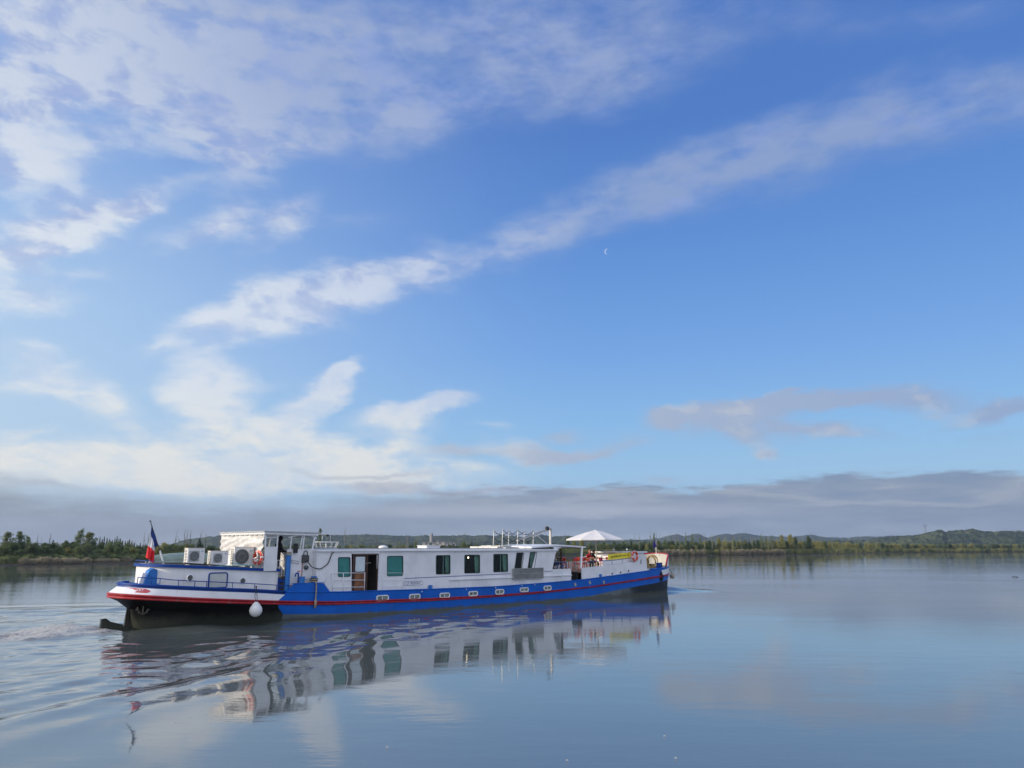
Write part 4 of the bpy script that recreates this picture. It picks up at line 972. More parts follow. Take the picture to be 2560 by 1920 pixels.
# shiny tarpaulin laced over the aft opening
tpm = mat('silver_tarpaulin', (.58, .57, .55), .42, var=.15, vscale=4, bump=.3, bscale=4)
N, M = 44, 22; tv, tf = [], []
for i in range(N + 1):
    for j in range(M + 1):
        u_, w_ = i / N, j / M; y = WY + .02 + u_ * (-2 * WY - .04); z = 3.8 - w_ * (.86 + .28 * (1 - u_) ** 1.5)
        fold = .035 * math.sin(13 * u_ + 5 * w_ + 2 * math.sin(6 * w_)) + .025 * math.sin(27 * (u_ - w_ * .7)) + .05 * math.sin(PI * w_) + .03 * math.sin(18 * math.hypot(u_ - .02, w_ - .75))
        tv.append((X1 - .05 - fold * min(1, 4 * w_), y, z))
for i in range(N):
    for j in range(M): a = i * (M + 1) + j; tf.append((a, a + 1, a + M + 2, a + M + 1))
tpb = MB(); tpb.add(tv, tf); tpo = tpb.build('tarpaulin', tpm, whouse, smooth=True)
sm = tpo.modifiers.new('t', 'SOLIDIFY'); sm.thickness = .008
vl = MB()
for k in range(9): vl.box(X1 - .1, X1 - .03, WY + .15 + k * .45, WY + .42 + k * .45, 3.75, 3.8)
vl.build('roof_edge_valance', mat('canvas_valance', (.35, .35, .32), .9, var=.3), whouse)
# blue exhaust post beside the doorway, steps, door furniture
ex = MB(); ex.lathe([(.115, 0), (.115, 1.6)], (2.98, -2.2, 1.28), 16); ex.lathe([(.13, 0), (.14, .03), (.13, .06), (.1, .08), (.12, .12), (.09, .15)], (2.98, -2.2, 2.88), 14, 1)
ex.build('exhaust_post', [BLL, mat('rusty_cap', (.3, .27, .22), .8, var=.4, metal=.2)], barge, smooth=35)
sp_ = MB()
for k, z in enumerate((1.44, 1.66)): sp_.box(2.62, 2.9, -2.1 + .12 * k, -1.7 + .12 * k, z, z + .05)
sp_.box(2.62, 2.66, -2.1, -1.6, 1.3, 1.9); sp_.box(2.62, 2.92, -2.12, -2.06, 1.72, 1.82)
sp_.build('step', BLT, barge)
gt = MB()
for k in range(4): gt.tube([(2.5 + .13 * k, WY + .02, 1.96), (2.5 + .13 * k, WY + .02, 2.66)], .012, 5)
gt.tube([(2.48, WY + .02, 2.66), (2.9, WY + .02, 2.66)], .014, 5); gt.tube([(2.48, WY + .02, 2.35), (2.9, WY + .02, 2.35)], .01, 5)
gt.build('door_gate', WPLAS, whouse)
xx, zz = L(737, 1372, WY); ms = MB(); ms.rbox(xx - .1, xx + .09, WY - .12, WY - .05, zz - .19, zz + .24, .03); ms.tube([(xx, WY, zz), (xx, WY - .06, zz)], .02, 5); ms.build('side_mirror', DARK, whouse)
# electrics on the wheelhouse side
xb_, zb_ = L(762, 1397, WY); eb = MB(); eb.rbox(xb_ - .17, xb_ + .06, WY - .12, WY, zb_ - .18, zb_ + .18, .03); eb.rbox(xb_ + .07, xb_ + .17, WY - .1, WY, zb_ - .14, zb_ + .16, .03)
eb.build('shore_power_box', mat('grey_enclosure', (.07, .07, .07), .6, var=.2), whouse)
cb = MB(); p0 = L(766, 1400, -2.2); p1 = L(776, 1411, -2.35); p2 = L(799, 1422, -2.42); p3 = L(820, 1408, -2.44); p4 = L(829, 1386, -2.44); p5 = L(834, 1381, -2.42)
ctrl = [(p0[0], -2.2, p0[1]), (p1[0], -2.3, p1[1]), (L(785, 1418.5)[0], -2.42, L(785, 1418.5)[1]), (p2[0], -2.45, p2[1]), (L(811, 1418)[0], -2.45, L(811, 1418)[1]), (p3[0], -2.45, p3[1]), (p4[0], -2.45, p4[1]), (p5[0], -2.42, p5[1])]
def smooth_path(c, n=6):
    c = [Vector(q) for q in c]; out = []
    for i in range(len(c) - 1):
        a, b_, d, e = c[max(i - 1, 0)], c[i], c[i + 1], c[min(i + 2, len(c) - 1)]
        for k in range(n):
            t = k / n; out.append(.5 * ((2 * b_) + (d - a) * t + (2 * a - 5 * b_ + 4 * d - e) * t * t + (-a + 3 * b_ - 3 * d + e) * t ** 3))
    return out + [c[-1]]
cb.tube(smooth_path(ctrl), .022, 6); cb.tube(smooth_path([(xb_ - .1, WY - .06, zb_ + .18), (xb_ - .09, WY - .06, zb_ + .3), (xb_ - .01, WY - .06, zb_ + .36), (xb_ + .08, WY - .06, zb_ + .3), (xb_ + .09, WY - .06, zb_ + .1)]), .02, 6)
cb.build('power_cable', DARK, barge, smooth=True)
pr = MB(); xq, _ = L(754, 1430, WY); pr.tube([(xq, WY - .03, zb_ - .18), (xq, WY - .03, 1.5)], .016, 5); pr.build('red_pipe', RED, barge)
bx = MB(); xq, zq = L(760.5, 1419, WY); bx.box(xq - .05, xq - .01, WY - .04, WY, zq - .16, zq + .16); bx.build('white_conduit', WPLAS, whouse)
bx = MB(); bx.lathe([(.02, -.1), (.09, -.06), (.12, 0), (.1, .07), (.03, .1)], (xq + .06, WY - .06, zq), 10); bx.build('deck_horn', mat('grey_green_box', (.07, .09, .09), .6, var=.2), whouse, smooth=True)
for py_ in (1400.5, 1406):
    a, b_ = L(729, py_, WY), L(745, py_ + 3, WY); t_ = MB(); t_.tube([(a[0], WY - .05, a[1]), (b_[0], WY - .05, b_[1])], .011, 5); t_.ball((a[0], WY - .04, a[1]), .028, seg=8); t_.ball((b_[0], WY - .04, b_[1]), .024, seg=8); t_.build('grab_handle', STEEL, whouse)
pl = MB(); a = L(747, 1428, WY); pl.box(a[0] - .07, a[0] + .07, WY - .012, WY, a[1] - .02, a[1] + .02); pl.build('warning_plate', mat('red_plate', (.5, .04, .05), .5), whouse)
vt = MB(); a = L(741, 1437, -2.3); vt.tube(smooth_path([(a[0] - .05, -2.3, a[1] - .08), (a[0] - .04, -2.3, a[1] + .02), (a[0] + .03, -2.3, a[1] + .07), (a[0] + .1, -2.3, a[1]), (a[0] + .1, -2.3, 1.3)]), .035, 8); vt.build('swan_neck_vent', BLT, barge, smooth=True)
# raised blue bulwark block with the bollards
q = [L(712, 1484), L(736, 1459), L(810, 1459), L(827, 1481)]
for sgn in (-1, 1):
    tb = MB()
    y0, y1 = (-BH - .012, -BH + .03) if sgn < 0 else (BH - .03, BH + .012)
    tb.prism([(q[0][0], z_sheer(q[0][0]) - .03), (q[1][0], q[1][1]), (q[2][0], q[2][1]), (q[3][0], z_sheer(q[3][0]) - .03)], y0, y1)
    tb.box(q[1][0], q[2][0], y0 - (.0 if sgn < 0 else .2), y1 + (.2 if sgn < 0 else 0), q[1][1] - .03, q[1][1] + .006)
    tb.build('raised_bulwark', BLU, barge)
def bollard(x, y, z, r_, h_, name='bollard', material=BLL, cross=True):
    a = MB(); a.lathe([(r_, 0), (r_, h_ * .9), (r_ * 1.12, h_ * .93), (r_ * 1.12, h_)], (x, y, z), 14)
    if cross: a.tube([(x - r_ * 1.9, y, z + h_ * .6), (x + r_ * 1.9, y, z + h_ * .6)], .018, 6)
    return a.build(name, material, barge, smooth=35)
for sgn in (-1, 1):
    for px_ in (754.5, 784): x, z = L(px_, 1459, -2.42); bollard(x, sgn * 2.42, 1.6, .125, .33)
    x, z = L(1075.7, 1476, -2.45); bollard(x, sgn * 2.45, 1.08, .1, .22)
    x, z = L(1500.5, 1446, -2.46); bollard(x, sgn * 2.46, z_sheer(x), .11, .2)

# ------------------------------------------------------------------ main cabin with real openings
CY = -2.40
XA, XE = 4.33, 21.25
zt_c, zb_c = 3.10, 1.02
def op(pts): return [L(px_, py_, CY) for px_, py_ in pts]
OPEN = []   # (name, x0b, x0t, x1b, x1t, z0, z1)
def addw(name, l, r_, t, b_, lt=None, rt_=None):
    lt = l if lt is None else lt; rt_ = r_ if rt_ is None else rt_
    a = L(l, b_, CY); c = L(r_, b_, CY); d = L(lt, t, CY); e = L(rt_, t, CY)
    OPEN.append((name, a[0], d[0], c[0], e[0], (a[1] + c[1]) / 2, (d[1] + e[1]) / 2))
addw('blind_window', 846, 875, 1394, 1441)
addw('door', 879, 943, 1385, 1480)
addw('blind_window', 968.5, 1007, 1391, 1439)
addw('curtain_window', 1090.5, 1125, 1389, 1434.5)
addw('lamp_window', 1161.5, 1199, 1388, 1432)
addw('curtain_window', 1234, 1269, 1386, 1429)
addw('slanted_window', 1286.5, 1304, 1382.5, 1421, 1292, 1308.5)
addw('slanted_window', 1319.5, 1335.5, 1381, 1420, 1325.5, 1340.5)
wall = MB(); cur_b = cur_t = XA
def wq(ab, at, bb, bt_, z0, z1):
    wall.add([(ab, CY, z0), (bb, CY, z0), (bt_, CY, z1), (at, CY, z1)], [(0, 1, 2, 3)])
    wall.add([(ab, CY + .05, z0), (bb, CY + .05, z0), (bt_, CY + .05, z1), (at, CY + .05, z1)], [(3, 2, 1, 0)])
for (nm, x0b, x0t, x1b, x1t, z0, z1) in OPEN:
    ex_ = lambda xb__, xt__, z: xb__ + (xt__ - xb__) * (z - z0) / (z1 - z0)
    wq(cur_b, cur_t, x0b, x0t, z0, z1) if (cur_b, cur_t) == (XA, XA) else None
    cur_b, cur_t = x1b, x1t
# strips: split the wall at every opening edge so heights can differ
edges = [(XA, XA)]
wall = MB()
prev = (XA, XA)
for (nm, x0b, x0t, x1b, x1t, z0, z1) in OPEN:
    k = (x0t - x0b) / (z1 - z0)
    a_b, a_t = x0b - k * (z0 - zb_c), x0t + k * (zt_c - z1); b_b, b_t = x1b - k * (z0 - zb_c), x1t + k * (zt_c - z1)
    wq(prev[0], prev[1], a_b, a_t, zb_c, zt_c)
    wq(a_b, x0b, b_b, x1b, zb_c, z0); wq(x0t, a_t, x1t, b_t, z1, zt_c)
    for (xa1, za1, xb1, zb1) in ((x0b, z0, x1b, z0), (x1b, z0, x1t, z1), (x1t, z1, x0t, z1), (x0t, z1, x0b, z0)):
        wall.add([(xa1, CY, za1), (xb1, CY, zb1), (xb1, CY + .05, zb1), (xa1, CY + .05, za1)], [(0, 1, 2, 3)])
    prev = (b_b, b_t)
xe_t, xe_b = L(1391, 1374, CY)[0], L(1381, 1423, CY)[0]
kk = (xe_t - xe_b) / (3.1 - 1.92)
wq(prev[0], prev[1], xe_b, xe_b + kk * (zt_c - 1.92), 1.92, zt_c); xg = L(1428, 1430, CY)[0]
wq(prev[0] if abs(prev[0] - prev[1]) < .01 else prev[0], prev[0], xg, xg, zb_c, 1.92)
# correct the sliver left between the slanted edge and the low wall
wall.box(XA, XE - .6, 2.35, 2.4, zb_c, zt_c)                                                   # far wall
wall.add([(XE - .6, CY + .05, zb_c), (XE - .6, 2.35, zb_c), (XE - .3, 2.35, zt_c), (XE - .3, CY + .05, zt_c)], [(0, 1, 2, 3)])   # front end
wall.add([(XA, CY, zb_c), (XA, 2.4, zb_c), (XA, 2.4, zt_c), (XA, CY, zt_c)], [(0, 1, 2, 3)])
wall.box(XE - .6, xg, 2.35, 2.4, zb_c, 1.92)
cabin = wall.build('main_cabin', WALL, barge)
rfm = MB()
def arch(y, z=0): return z + .07 * (1 - (y / 2.5) ** 2)
ys_ = np.linspace(-2.5, 2.5, 11); zA = 3.09
top = [(y, arch(y, zA + .03)) for y in ys_]
sec = [(-2.5, zA - .05)] + top + [(2.5, zA - .05)]
rfm.rings([[(x, y, z) for y, z in sec] for x in (XA - .05, 8, 12, 16, xe_t + .08)])
rfo = rfm.build('cabin_roof', WHT, cabin, smooth=30)
rg = MB(); rg.rings([[(x, y, arch(y, zA + .03) + .006) for y in np.linspace(-2.25, 2.25, 11)] + [(x, y, arch(y, zA + .03) + .001) for y in np.linspace(2.25, -2.25, 11)] for x in (XA + .1, xe_t - .1)]); rg.build('roof_coating', ROOFG, rfo)
inn = MB(); inn.box(XA + .1, XE - .7, .9, .95, 1.05, 3.05); inn.box(XA + .1, XE - .7, CY + .1, 1.0, .98, 1.0)
for x in (6.0, 7.9, 11.0, 13.1, 15.2, 17.4): inn.box(x - .02, x + .02, CY + .06, .9, 1.0, 3.05)
inn.build('interior', INTR, cabin)
for i, (nm, x0b, x0t, x1b, x1t, z0, z1) in enumerate(OPEN):
    if nm == 'door': continue
    sk = (x0t - x0b) / (z1 - z0)
    w_ = MB(); lp = rrect_frame(w_, x0b, x1b, z0, z1, CY, .028, .06 if nm != 'slanted_window' else .03, .012, skew=sk)
    wo_ = w_.build('window', mat('dark_window_seal', (.03, .06, .055), .5) if nm != 'lamp_window' or 1 else WHT, cabin)
    # corner fillets hide the square opening behind the rounded frame
    pane('pane', lp, CY + .012, GLASS, wo_, .006)
    if nm == 'blind_window':
        b_ = MB(); b_.box(x0b - .02, x1b + .02, CY + .052, CY + .06, z0 - .02, z1 + .02); b_.box(x0b, x1b - .04, CY + .04, CY + .05, z1 - .06, z1 - .03); b_.build('blind', TEAL, wo_)
    else:
        def curtain(xa1, xb1, xa2, xb2):
            c = MB(); n = 14; vv, ff = [], []
            for a in range(n + 1):
                for j in range(7):
                    t = a / n; w2 = j / 6; xs0 = xa1 + (xb1 - xa1) * t; xs1 = xa2 + (xb2 - xa2) * t
                    vv.append((xs0 + (xs1 - xs0) * w2 ** 1.6 + sk * (z1 - z0) * (1 - w2), CY + .12 + .018 * math.sin(t * n * 1.7), z1 + .02 - (z1 - z0 + .04) * w2))
            for a in range(n):
                for j in range(6): k = a * 7 + j; ff.append((k, k + 1, k + 8, k + 7))
            c.add(vv, ff); o = c.build('curtain', CURT, wo_, smooth=True); m_ = o.modifiers.new('t', 'SOLIDIFY'); m_.thickness = .006
        w = x1b - x0b
        if nm == 'slanted_window':
            if i == len(OPEN) - 1: curtain(x0b + .3 * w, x1b, x0b + .62 * w, x1b)
        else:
            curtain(x1b - .26 * w, x1b + .02, x1b - .2 * w, x1b + .02); curtain(x0b - .02, x0b + .13 * w, x0b - .02, x0b + .07 * w)
        if nm == 'curtain_window':
            mu = MB(); mu.box(x0b + .49 * w, x0b + .51 * w, CY - .004, CY + .05, z0, z1); mu.build('mullion', mat('teal_metal', (.15, .28, .25), .4), wo_)
        if nm == 'lamp_window':
            lm = MB(); lm.ball((x0b + .47 * w, CY + .3, z1 - .13), .035, seg=10); lm.build('ceiling_lamp', mat('lit_bulb', (1, .85, .55), .5, var=0, emit=14), wo_)
# the doorway: folded wooden leaf on the left, dark opening on the right
(nm, x0, _, x1, _, z0, z1) = OPEN[1]; xm = x0 + (x1 - x0) * .56
df = MB(); t_ = .05
df.box(x0, x0 + t_, CY - .02, CY + .1, z0, z1); df.box(x1 - t_, x1, CY - .02, CY + .1, z0, z1); df.box(x0, x1, CY - .02, CY + .1, z1 - t_, z1 + .0)
df.box(xm - .03, xm + .03, CY - .018, CY + .08, z0, z1)
dfo = df.build('door_frame', WOODD, cabin)
dl = MB(); a0, a1 = x0 + t_, xm - .03; dl.box(a0, a1, CY + .03, CY + .07, z0, z1 - .05); dlo = dl.build('door_leaf', WOODD, cabin)
g = MB(); g.rbox(a0 + .12, a1 - .1, CY + .01, CY + .032, z1 - .83, z1 - .13, .05); g.build('frosted_pane', mat('frosted_glass', (.55, .62, .64), .35, var=.1), dlo)
g = MB(); g.rbox(a0 + .1, a1 - .03, CY + .015, CY + .032, z0 + .1, z0 + .9, .02); g.build('wooden_panel', WOOD, dlo)
g = MB(); g.ball((a1 - .03, CY + .0, z1 - .45), .03, seg=8); g.build('knob', STEEL, dlo)
g = MB(); g.box(xm + .05, x1 - .15, CY + .8, CY + .84, z0, z1 - .45, 0); g.box(xm, x1, CY + .6, CY + .63, z1 - .46, z1 - .42, 1); g.build('inner_partition', [mat('dark_teal_panel', (.025, .05, .055), .5, var=.2), WPLAS], cabin)
lt = MB(); lt.box(x0 - .12, x1 + .06, CY - .05, CY, z1 + .03, z1 + .13); lt.box(x1 + .1, x1 + .14, CY - .02, CY, zb_c, 3.05); lt.build('lintel', WHT, cabin)
sl = MB(); sl.box(xm - .05, x1 + .05, CY - .1, CY + .05, z0 - .05, z0 + .02); sl.build('door_sill', WPLAS, cabin)
# white gate rails
def rail(name, pts_list, r_, material, parent=barge):
    a = MB()
    for p_ in pts_list: a.tube(p_, r_, 6)
    return a.build(name, material, parent, smooth=True)
RY = -2.5; P3 = lambda px_, py_, Y=RY: (lambda q: (q[0], Y, q[1]))(L(px_, py_, Y))
z3 = lambda px_, Y=RY: (L(px_, 1480, Y)[0], Y, 1.12)
rail('boarding_rail', [[P3(808, 1461), P3(822, 1438), P3(827.5, 1432.5), P3(912, 1432.3)], [P3(858.5, 1432.3), z3(858.5)], [P3(912, 1430), z3(911)], [P3(833, 1450), P3(912, 1450.2)], [P3(832, 1468), P3(912, 1467.5)], [P3(832, 1432.6), z3(832)]], .018, WHT)
rail('boarding_rail', [[P3(956, 1432.3), P3(1007, 1432.3)], [P3(957, 1432), z3(957)], [P3(1007, 1432), z3(1007)], [P3(957, 1450), P3(1007, 1450)], [P3(958, 1467), P3(1007, 1466)]], .009, WHT)
# blue line, registration plate and low white ledge
ln = MB(); a, b_ = L(1011, 1446, CY), L(1277, 1434, CY); ln.tube([(a[0], CY - .01, a[1]), (b_[0], CY - .01, b_[1])], .013, 5); a, b_ = L(1359, 1429, CY), L(1381, 1427.5, CY); ln.tube([(a[0], CY - .01, a[1]), (b_[0], CY - .01, b_[1])], .013, 5); ln.build('blue_line', BLT, cabin)
a, b_ = L(1009, 1459, CY), L(1058, 1457, CY); zc = (a[1] + b_[1]) / 2; xa, xb2 = a[0], b_[0]; hh = .105
def plate_loop(d): return [(xa + d, zc), (xa + .08 + d * .6, zc + hh - d), (xb2 - .08 - d * .6, zc + hh - d), (xb2 - d, zc), (xb2 - .08 - d * .6, zc - hh + d), (xa + .08 + d * .6, zc - hh + d)]
pl = MB(); pl.prism(plate_loop(0), CY - .010, CY, 0); pl.prism(plate_loop(.016), CY - .014, CY - .009, 1); plo = pl.build('registration_plate', [BLT, WHT], cabin)
text('lettering', 'LY 002038 F', .185, ((xa + xb2) / 2, CY - .016, zc), (R(90), 0, 0), mat('navy_ink', (.02, .04, .12), .5), plo, sx=.98)
lg = MB(); a = L(1121, 1460, CY)[0]
lg.box(a, xg, CY - .07, CY, 1.5, 1.56); lg.box(a, a + .05, CY - .05, CY, 1.05, 1.5); 
for px_ in (1147, 1290, 1405): x = L(px_, 1460, CY)[0]; lg.box(x - .03, x + .03, CY - .05, CY, 1.05, 1.5)
lg.build('side_ledge', WHT, cabin)
rgx = MB(); a, b_ = L(1284, 1436, CY - .12), L(1358, 1433, CY - .12); x0, x1 = a[0], b_[0]
zt0, zb0 = L(1286, 1421.5, CY - .12)[1], L(1286, 1448.5, CY - .12)[1]
for z in (zt0, (zt0 + zb0) / 2, zb0): rgx.box(x0, x1, CY - .14, CY - .11, z - .012, z + .012)
for k in range(47): x = x0 + (x1 - x0) * k / 46; rgx.box(x - .009, x + .009, CY - .135, CY - .12, zb0, zt0)
for x in (x0, x1): rgx.box(x - .02, x + .02, CY - .14, CY, zb0, zt0)
rgx.box(x0, x1, CY - .1, CY - .08, zb0 + .02, zt0 - .02, 1)
rgx.build('gangway_grating', [mat('aluminium', (.38, .38, .37), .5, metal=.3, var=.2), mat('dull_aluminium', (.25, .25, .24), .7, var=.2)], barge)
# hull portlights
PL = [(939, 972, 1487, 1503), (1021, 1051, 1484, 1500), (1097, 1125, 1481, 1496), (1169, 1195, 1477, 1491), (1236, 1260.6, 1472, 1487), (1297.5, 1322, 1467.5, 1481), (1357, 1379, 1463, 1477)]
for l, r_, t, b_ in PL:
    a, c = L(l + 3, b_ - 3.5), L(r_ - 3, t + 3.5); w_ = MB(); lp = rrect_frame(w_, a[0], c[0], min(a[1], c[1]) - .02, max(a[1], c[1]) + .02, -BH, .05, .07, .05)
    wo_ = w_.build('portlight', WPLAS, hull, smooth=30); pane('pane', lp, -BH - .004, mat('portlight_glass', (.16, .2, .19), .08, var=.4, vscale=5, spec=.9), wo_)
    mu = MB(); mu.box((a[0] + c[0]) / 2 - .02, (a[0] + c[0]) / 2 + .02, -BH - .02, -BH, a[1], c[1]); mu.build('mullion', WPLAS, wo_)
for px_, py_ in ((1437, 1461), (1474, 1456), (1509, 1455.5)):
    x, z = L(px_, py_); s_ = MB(); s_.rbox(x - .08, x + .08, -BH - .03, -BH, z - .12, z + .1, .05); s_.torus((x + .03, -BH - .03, z - .02), .08, .018, 'Y', 12, 5); s_.build('hawse_pipe', STEEL, hull)
for px_, py_ in ((1054, 1479), (1165, 1473), (1238, 1469.5), (1304, 1464), (1336, 1461.5)):
    x, z = L(px_, py_); s_ = MB(); s_.ball((x, -BH - .03, z), .03, seg=8); s_.build('rail_stud', WPLAS, hull)
# ------------------------------------------------------------------ forward canopy, bulwarks and terrace
cn = MB(); ys2 = np.linspace(-2.3, 2.3, 9)
for a_, b2 in ((19.2, 24.45),):
    rr = []
    for x in np.linspace(a_, b2, 9):
        zc_ = 3.27 + .11 * math.sin(PI * (x - a_) / (b2 - a_)) + .02 * (x - a_) / 5
        rr.append([(x, y, zc_ + .05 * (1 - (y / 2.3) ** 2)) for y in ys2] + [(x, y, zc_ - .09) for y in ys2[::-1]])
    cn.rings(rr)
cno = cn.build('canopy_roof', WHT, barge, smooth=35)
for sgn in (-1, 1):
    c = MB(); c.tube([(23.78, sgn * 2.4, 1.9), (24.12, sgn * 2.25, 3.3)], .075, 4); c.build('canopy_post', WHT, barge)
ap = MB(); x = xe_t
for sgn in (-1, 1): ap.prism([(xe_b + kk * 1.0, 2.9), (xe_t + .02, 3.12), (xe_t + .5, 3.26), (xe_t - .3, 3.26)], sgn * 2.4 - .02, sgn * 2.4 + .02)
ap.build('canopy_bracket', WHT, barge)
fb = MB(); lvb = LV[7]
topz = ipx([(23.77, 1.94), (26.2, 2.06), (29.54, 2.27), (29.9, 2.5), (31.1, 2.73)])
xs_ = [23.77, 24.5, 25.5, 26.2, 27.4, 28.5, 29.54, 29.9, 30.5, 31.08]
for sgn in (-1, 1):
    for i in range(len(xs_) - 1):
        a, b_ = xs_[i], xs_[i + 1]; ya, yb = sgn * (2.47 - .0 * a), sgn * 2.47
        xb2 = b_ + (.15 if i == len(xs_) - 2 else 0)
        for o_ in (0, .05):
            fb.add([(a, ya - sgn * o_, z_sheer(a) - .02), (xb2 if i == len(xs_) - 2 else b_, yb - sgn * o_, z_sheer(b_) - .02), (b_, yb - sgn * o_, topz(b_)), (a, ya - sgn * o_, topz(a))], [(0, 1, 2, 3)])
        fb.add([(a, ya, topz(a)), (b_, yb, topz(b_)), (b_, yb - sgn * .05, topz(b_)), (a, ya - sgn * .05, topz(a))], [(0, 1, 2, 3)])
fb.add([(31.22, -2.44, 1.55), (31.22, 2.44, 1.55), (31.08, 2.44, 2.72), (31.08, -2.44, 2.72)], [(0, 1, 2, 3)])
fbo = fb.build('forward_bulwark', WALL, barge)
wb = MB(); a, b_ = L(1512, 1402, -2.2), L(1588, 1396, -2.2); wb.prism([(26.3, 1.95), (26.3, 2.42), (b_[0], 2.62), (b_[0], 2.1)], -2.3, -2.26); wb.build('inner_screen', WHT, barge)
for px_, py_ in ((1530, 1434), (1551, 1431), (1571, 1427)): porthole(px_, py_, -2.47, .10, fbo)
x, z = L(1602, 1404, -2.47); v_ = MB(); v_.rbox(x - .07, x + .07, -2.5, -2.47, z - .16, z + .16, .05); v_.build('fairlead', STEEL, fbo)
x, z = L(1621, 1421, -2.3); v_ = MB(); v_.box(x - .15, x + .15, -2.34, -2.26, z - .03, z + .05); v_.build('roller', STEEL, barge)
td = MB(); td.box(23.75, 31.0, -2.42, 2.42, 1.64, 1.7); td.build('terrace_deck', mat('terrace_boards', (.2, .15, .11), .8, var=.3, vscale=5), barge)
stp = MB(); stp.box(23.6, 23.76, -2.2, 2.2, 1.15, 1.68); stp.build('terrace_riser', DARK, barge)
fh = MB(); fh.box(30.3, 32.3, -1.5, 1.5, 1.68, 2.86); fho = fh.build('forward_cabin', WHT, barge)
fr2 = MB(); fr2.slab([(29.9, -1.65), (32.5, -1.65), (32.5, 1.65), (29.9, 1.65)], 2.87, 2.96); fr2o = fr2.build('forward_cabin_roof', WHT, fho)
for x_, y_ in ((30.9, .2), (32.0, -.2)): v_ = MB(); v_.lathe([(.02, 0), (.02, .1), (.07, .12), (.07, .18), (.01, .2)], (x_, y_, 2.96), 8); v_.build('vent_cap', WPLAS, fr2o)
# blue guard rails of the terrace
def brail(name, segs, r_=.018): return rail(name, segs, r_, BLT)
brail('guard_rail', [[P3(1457, 1407, -2.3), P3(1512, 1402, -2.3), P3(1540, 1400, -2.3), P3(1584, 1394, -2.3)], [P3(1530, 1400.5, -2.3), P3(1530, 1414, -2.3)], [P3(1555, 1398, -2.3), P3(1555.5, 1410, -2.3)], [P3(1467, 1406.5, -2.3), P3(1467, 1417, -2.3)], [P3(1503, 1403, -2.3), P3(1503, 1416, -2.3)], [P3(1503, 1390, -2.3), P3(1503, 1404, -2.3)], [P3(1503, 1390, -2.3), P3(1584, 1379, -2.3)], [P3(1510, 1414, -2.32), P3(1583, 1404.5, -2.32)]])
fz = lambda x: topz(min(max(x, 23.8), 29.5)) + .55
brail('guard_rail', [[(x, 2.35, fz(x)) for x in (23.8, 25, 27, 29, 29.9)]] + [[(x, 2.35, 1.7), (x, 2.35, fz(x))] for x in (23.8, 25, 26.3, 27.6, 29)] + [[(x, 2.35, fz(x) - .3) for x in (23.8, 25, 27, 29, 29.9)]])
brail('guard_rail', [[(20.9, -2.1, 2.3), (22.7, -2.1, 2.3)], [(21.8, -2.1, 1.3), (21.8, -2.1, 2.3)], [(22.7, -2.1, 1.3), (22.7, -2.1, 2.3)], [(24.6, 1.2, 1.7), (24.6, 1.2, 2.9)], [(24.75, 1.2, 1.7), (24.75, 1.2, 2.9)]], .025)
# bow gear
for px_, y_ in ((1646, -1.2), (1653, -.75)):
    x = 33.45 if y_ < -1 else 33.95
    bollard(x, -1.95 if y_ < -1 else -1.75, 1.72, .17, .42, 'bow_bollard', BLT, cross=False)
bb = MB(); bb.slab([(32.6, -2.36), (33.4, -2.25), (34.2, -2.02), (34.2, -1.6), (32.6, -1.7)], 1.6, lambda x, y: z_sheer(x) + .03); bb.build('bollard_plinth', BLU, barge)
wn = MB(); wn.lathe([(.3, -.35), (.3, .35)], (34.5, .1, 2.2), 16, axis='Y'); wn.box(34.1, 34.9, -.3, .9, 1.65, 2.0); wn.build('anchor_windlass', mat('dark_windlass', (.05, .055, .06), .6, var=.3), barge, smooth=30)
cdk = MB(); cdk.box(31.4, 34.9, -1.7, 1.7, 1.6, 1.70); cdk.build('foredeck', WHC, barge)
# bow anchor in its pocket with a rope
ck = MB(); x, z = 33.0, 1.05
side_patch(ck, 32.75, 33.35, lambda x: .82 + abs(x - 33.02) * .2, lambda x: 1.62 - abs(x - 33.05) * 1.1, .014); ck.build('anchor_pocket', BLK, hull)
anchor('bow_anchor', (33.05, -2.47, 1.2), .62, DARK, barge)
# mast frame, basket, domes and hatches on the roof
a = P3(808, 1352, -1.2); rail('radar_frame', [[P3(805.5, 1339, -1.2), P3(805.5, 1361.5, -1.2), P3(826, 1363, -1.2), P3(826, 1339, -1.2)], [P3(815.5, 1362, -1.2), P3(815.5, 1373, -1.2)], [P3(785, 1336, -1.2), P3(849, 1335, -1.2)], [P3(754, 1330, -1.2), P3(754, 1372, -1.2)]], .014, WPLAS)
s_ = MB(); q = P3(818, 1338.5, -1.2); s_.box(q[0] - .07, q[0] + .07, q[1] - .05, q[1] + .05, q[2] - .04, q[2] + .04); s_.build('camera_box', DARK, barge)
for (l, r_, t, b_, y_) in ((1055, 1121, 1365.5, 1374, 0), (1215, 1238, 1364, 1373, 0)):
    a, c = L(l, b_, y_), L(r_, t, y_); s_ = MB(); s_.box(a[0], a[0] + (c[0] - a[0]) * .5, y_ - .4, y_ + .4, 3.15, 3.32); s_.box(a[0] - .03, a[0] + (c[0] - a[0]) * .5 + .03, y_ - .44, y_ + .44, 3.32, 3.345); s_.build('roof_hatch', WHT, barge)
x, z = L(958, 1371, 0); s_ = MB(); s_.lathe([(.2, 0), (.25, .03), (.26, .09), (.2, .15), (.08, .18), (.01, .185)], (x, 0, 3.16), 16); s_.build('satellite_dome', WPLAS, barge, smooth=35)
pp = MB(); pp.tube([(6, -1.6, 3.17), (12, -1.7, 3.16), (17, -1.65, 3.17)], .02, 5); pp.build('roof_pipe', DARK, barge)
tr_ = MB(); xs0, xs1 = L(1228, 1372, -1.9)[0], L(1333, 1372, -1.2)[0]
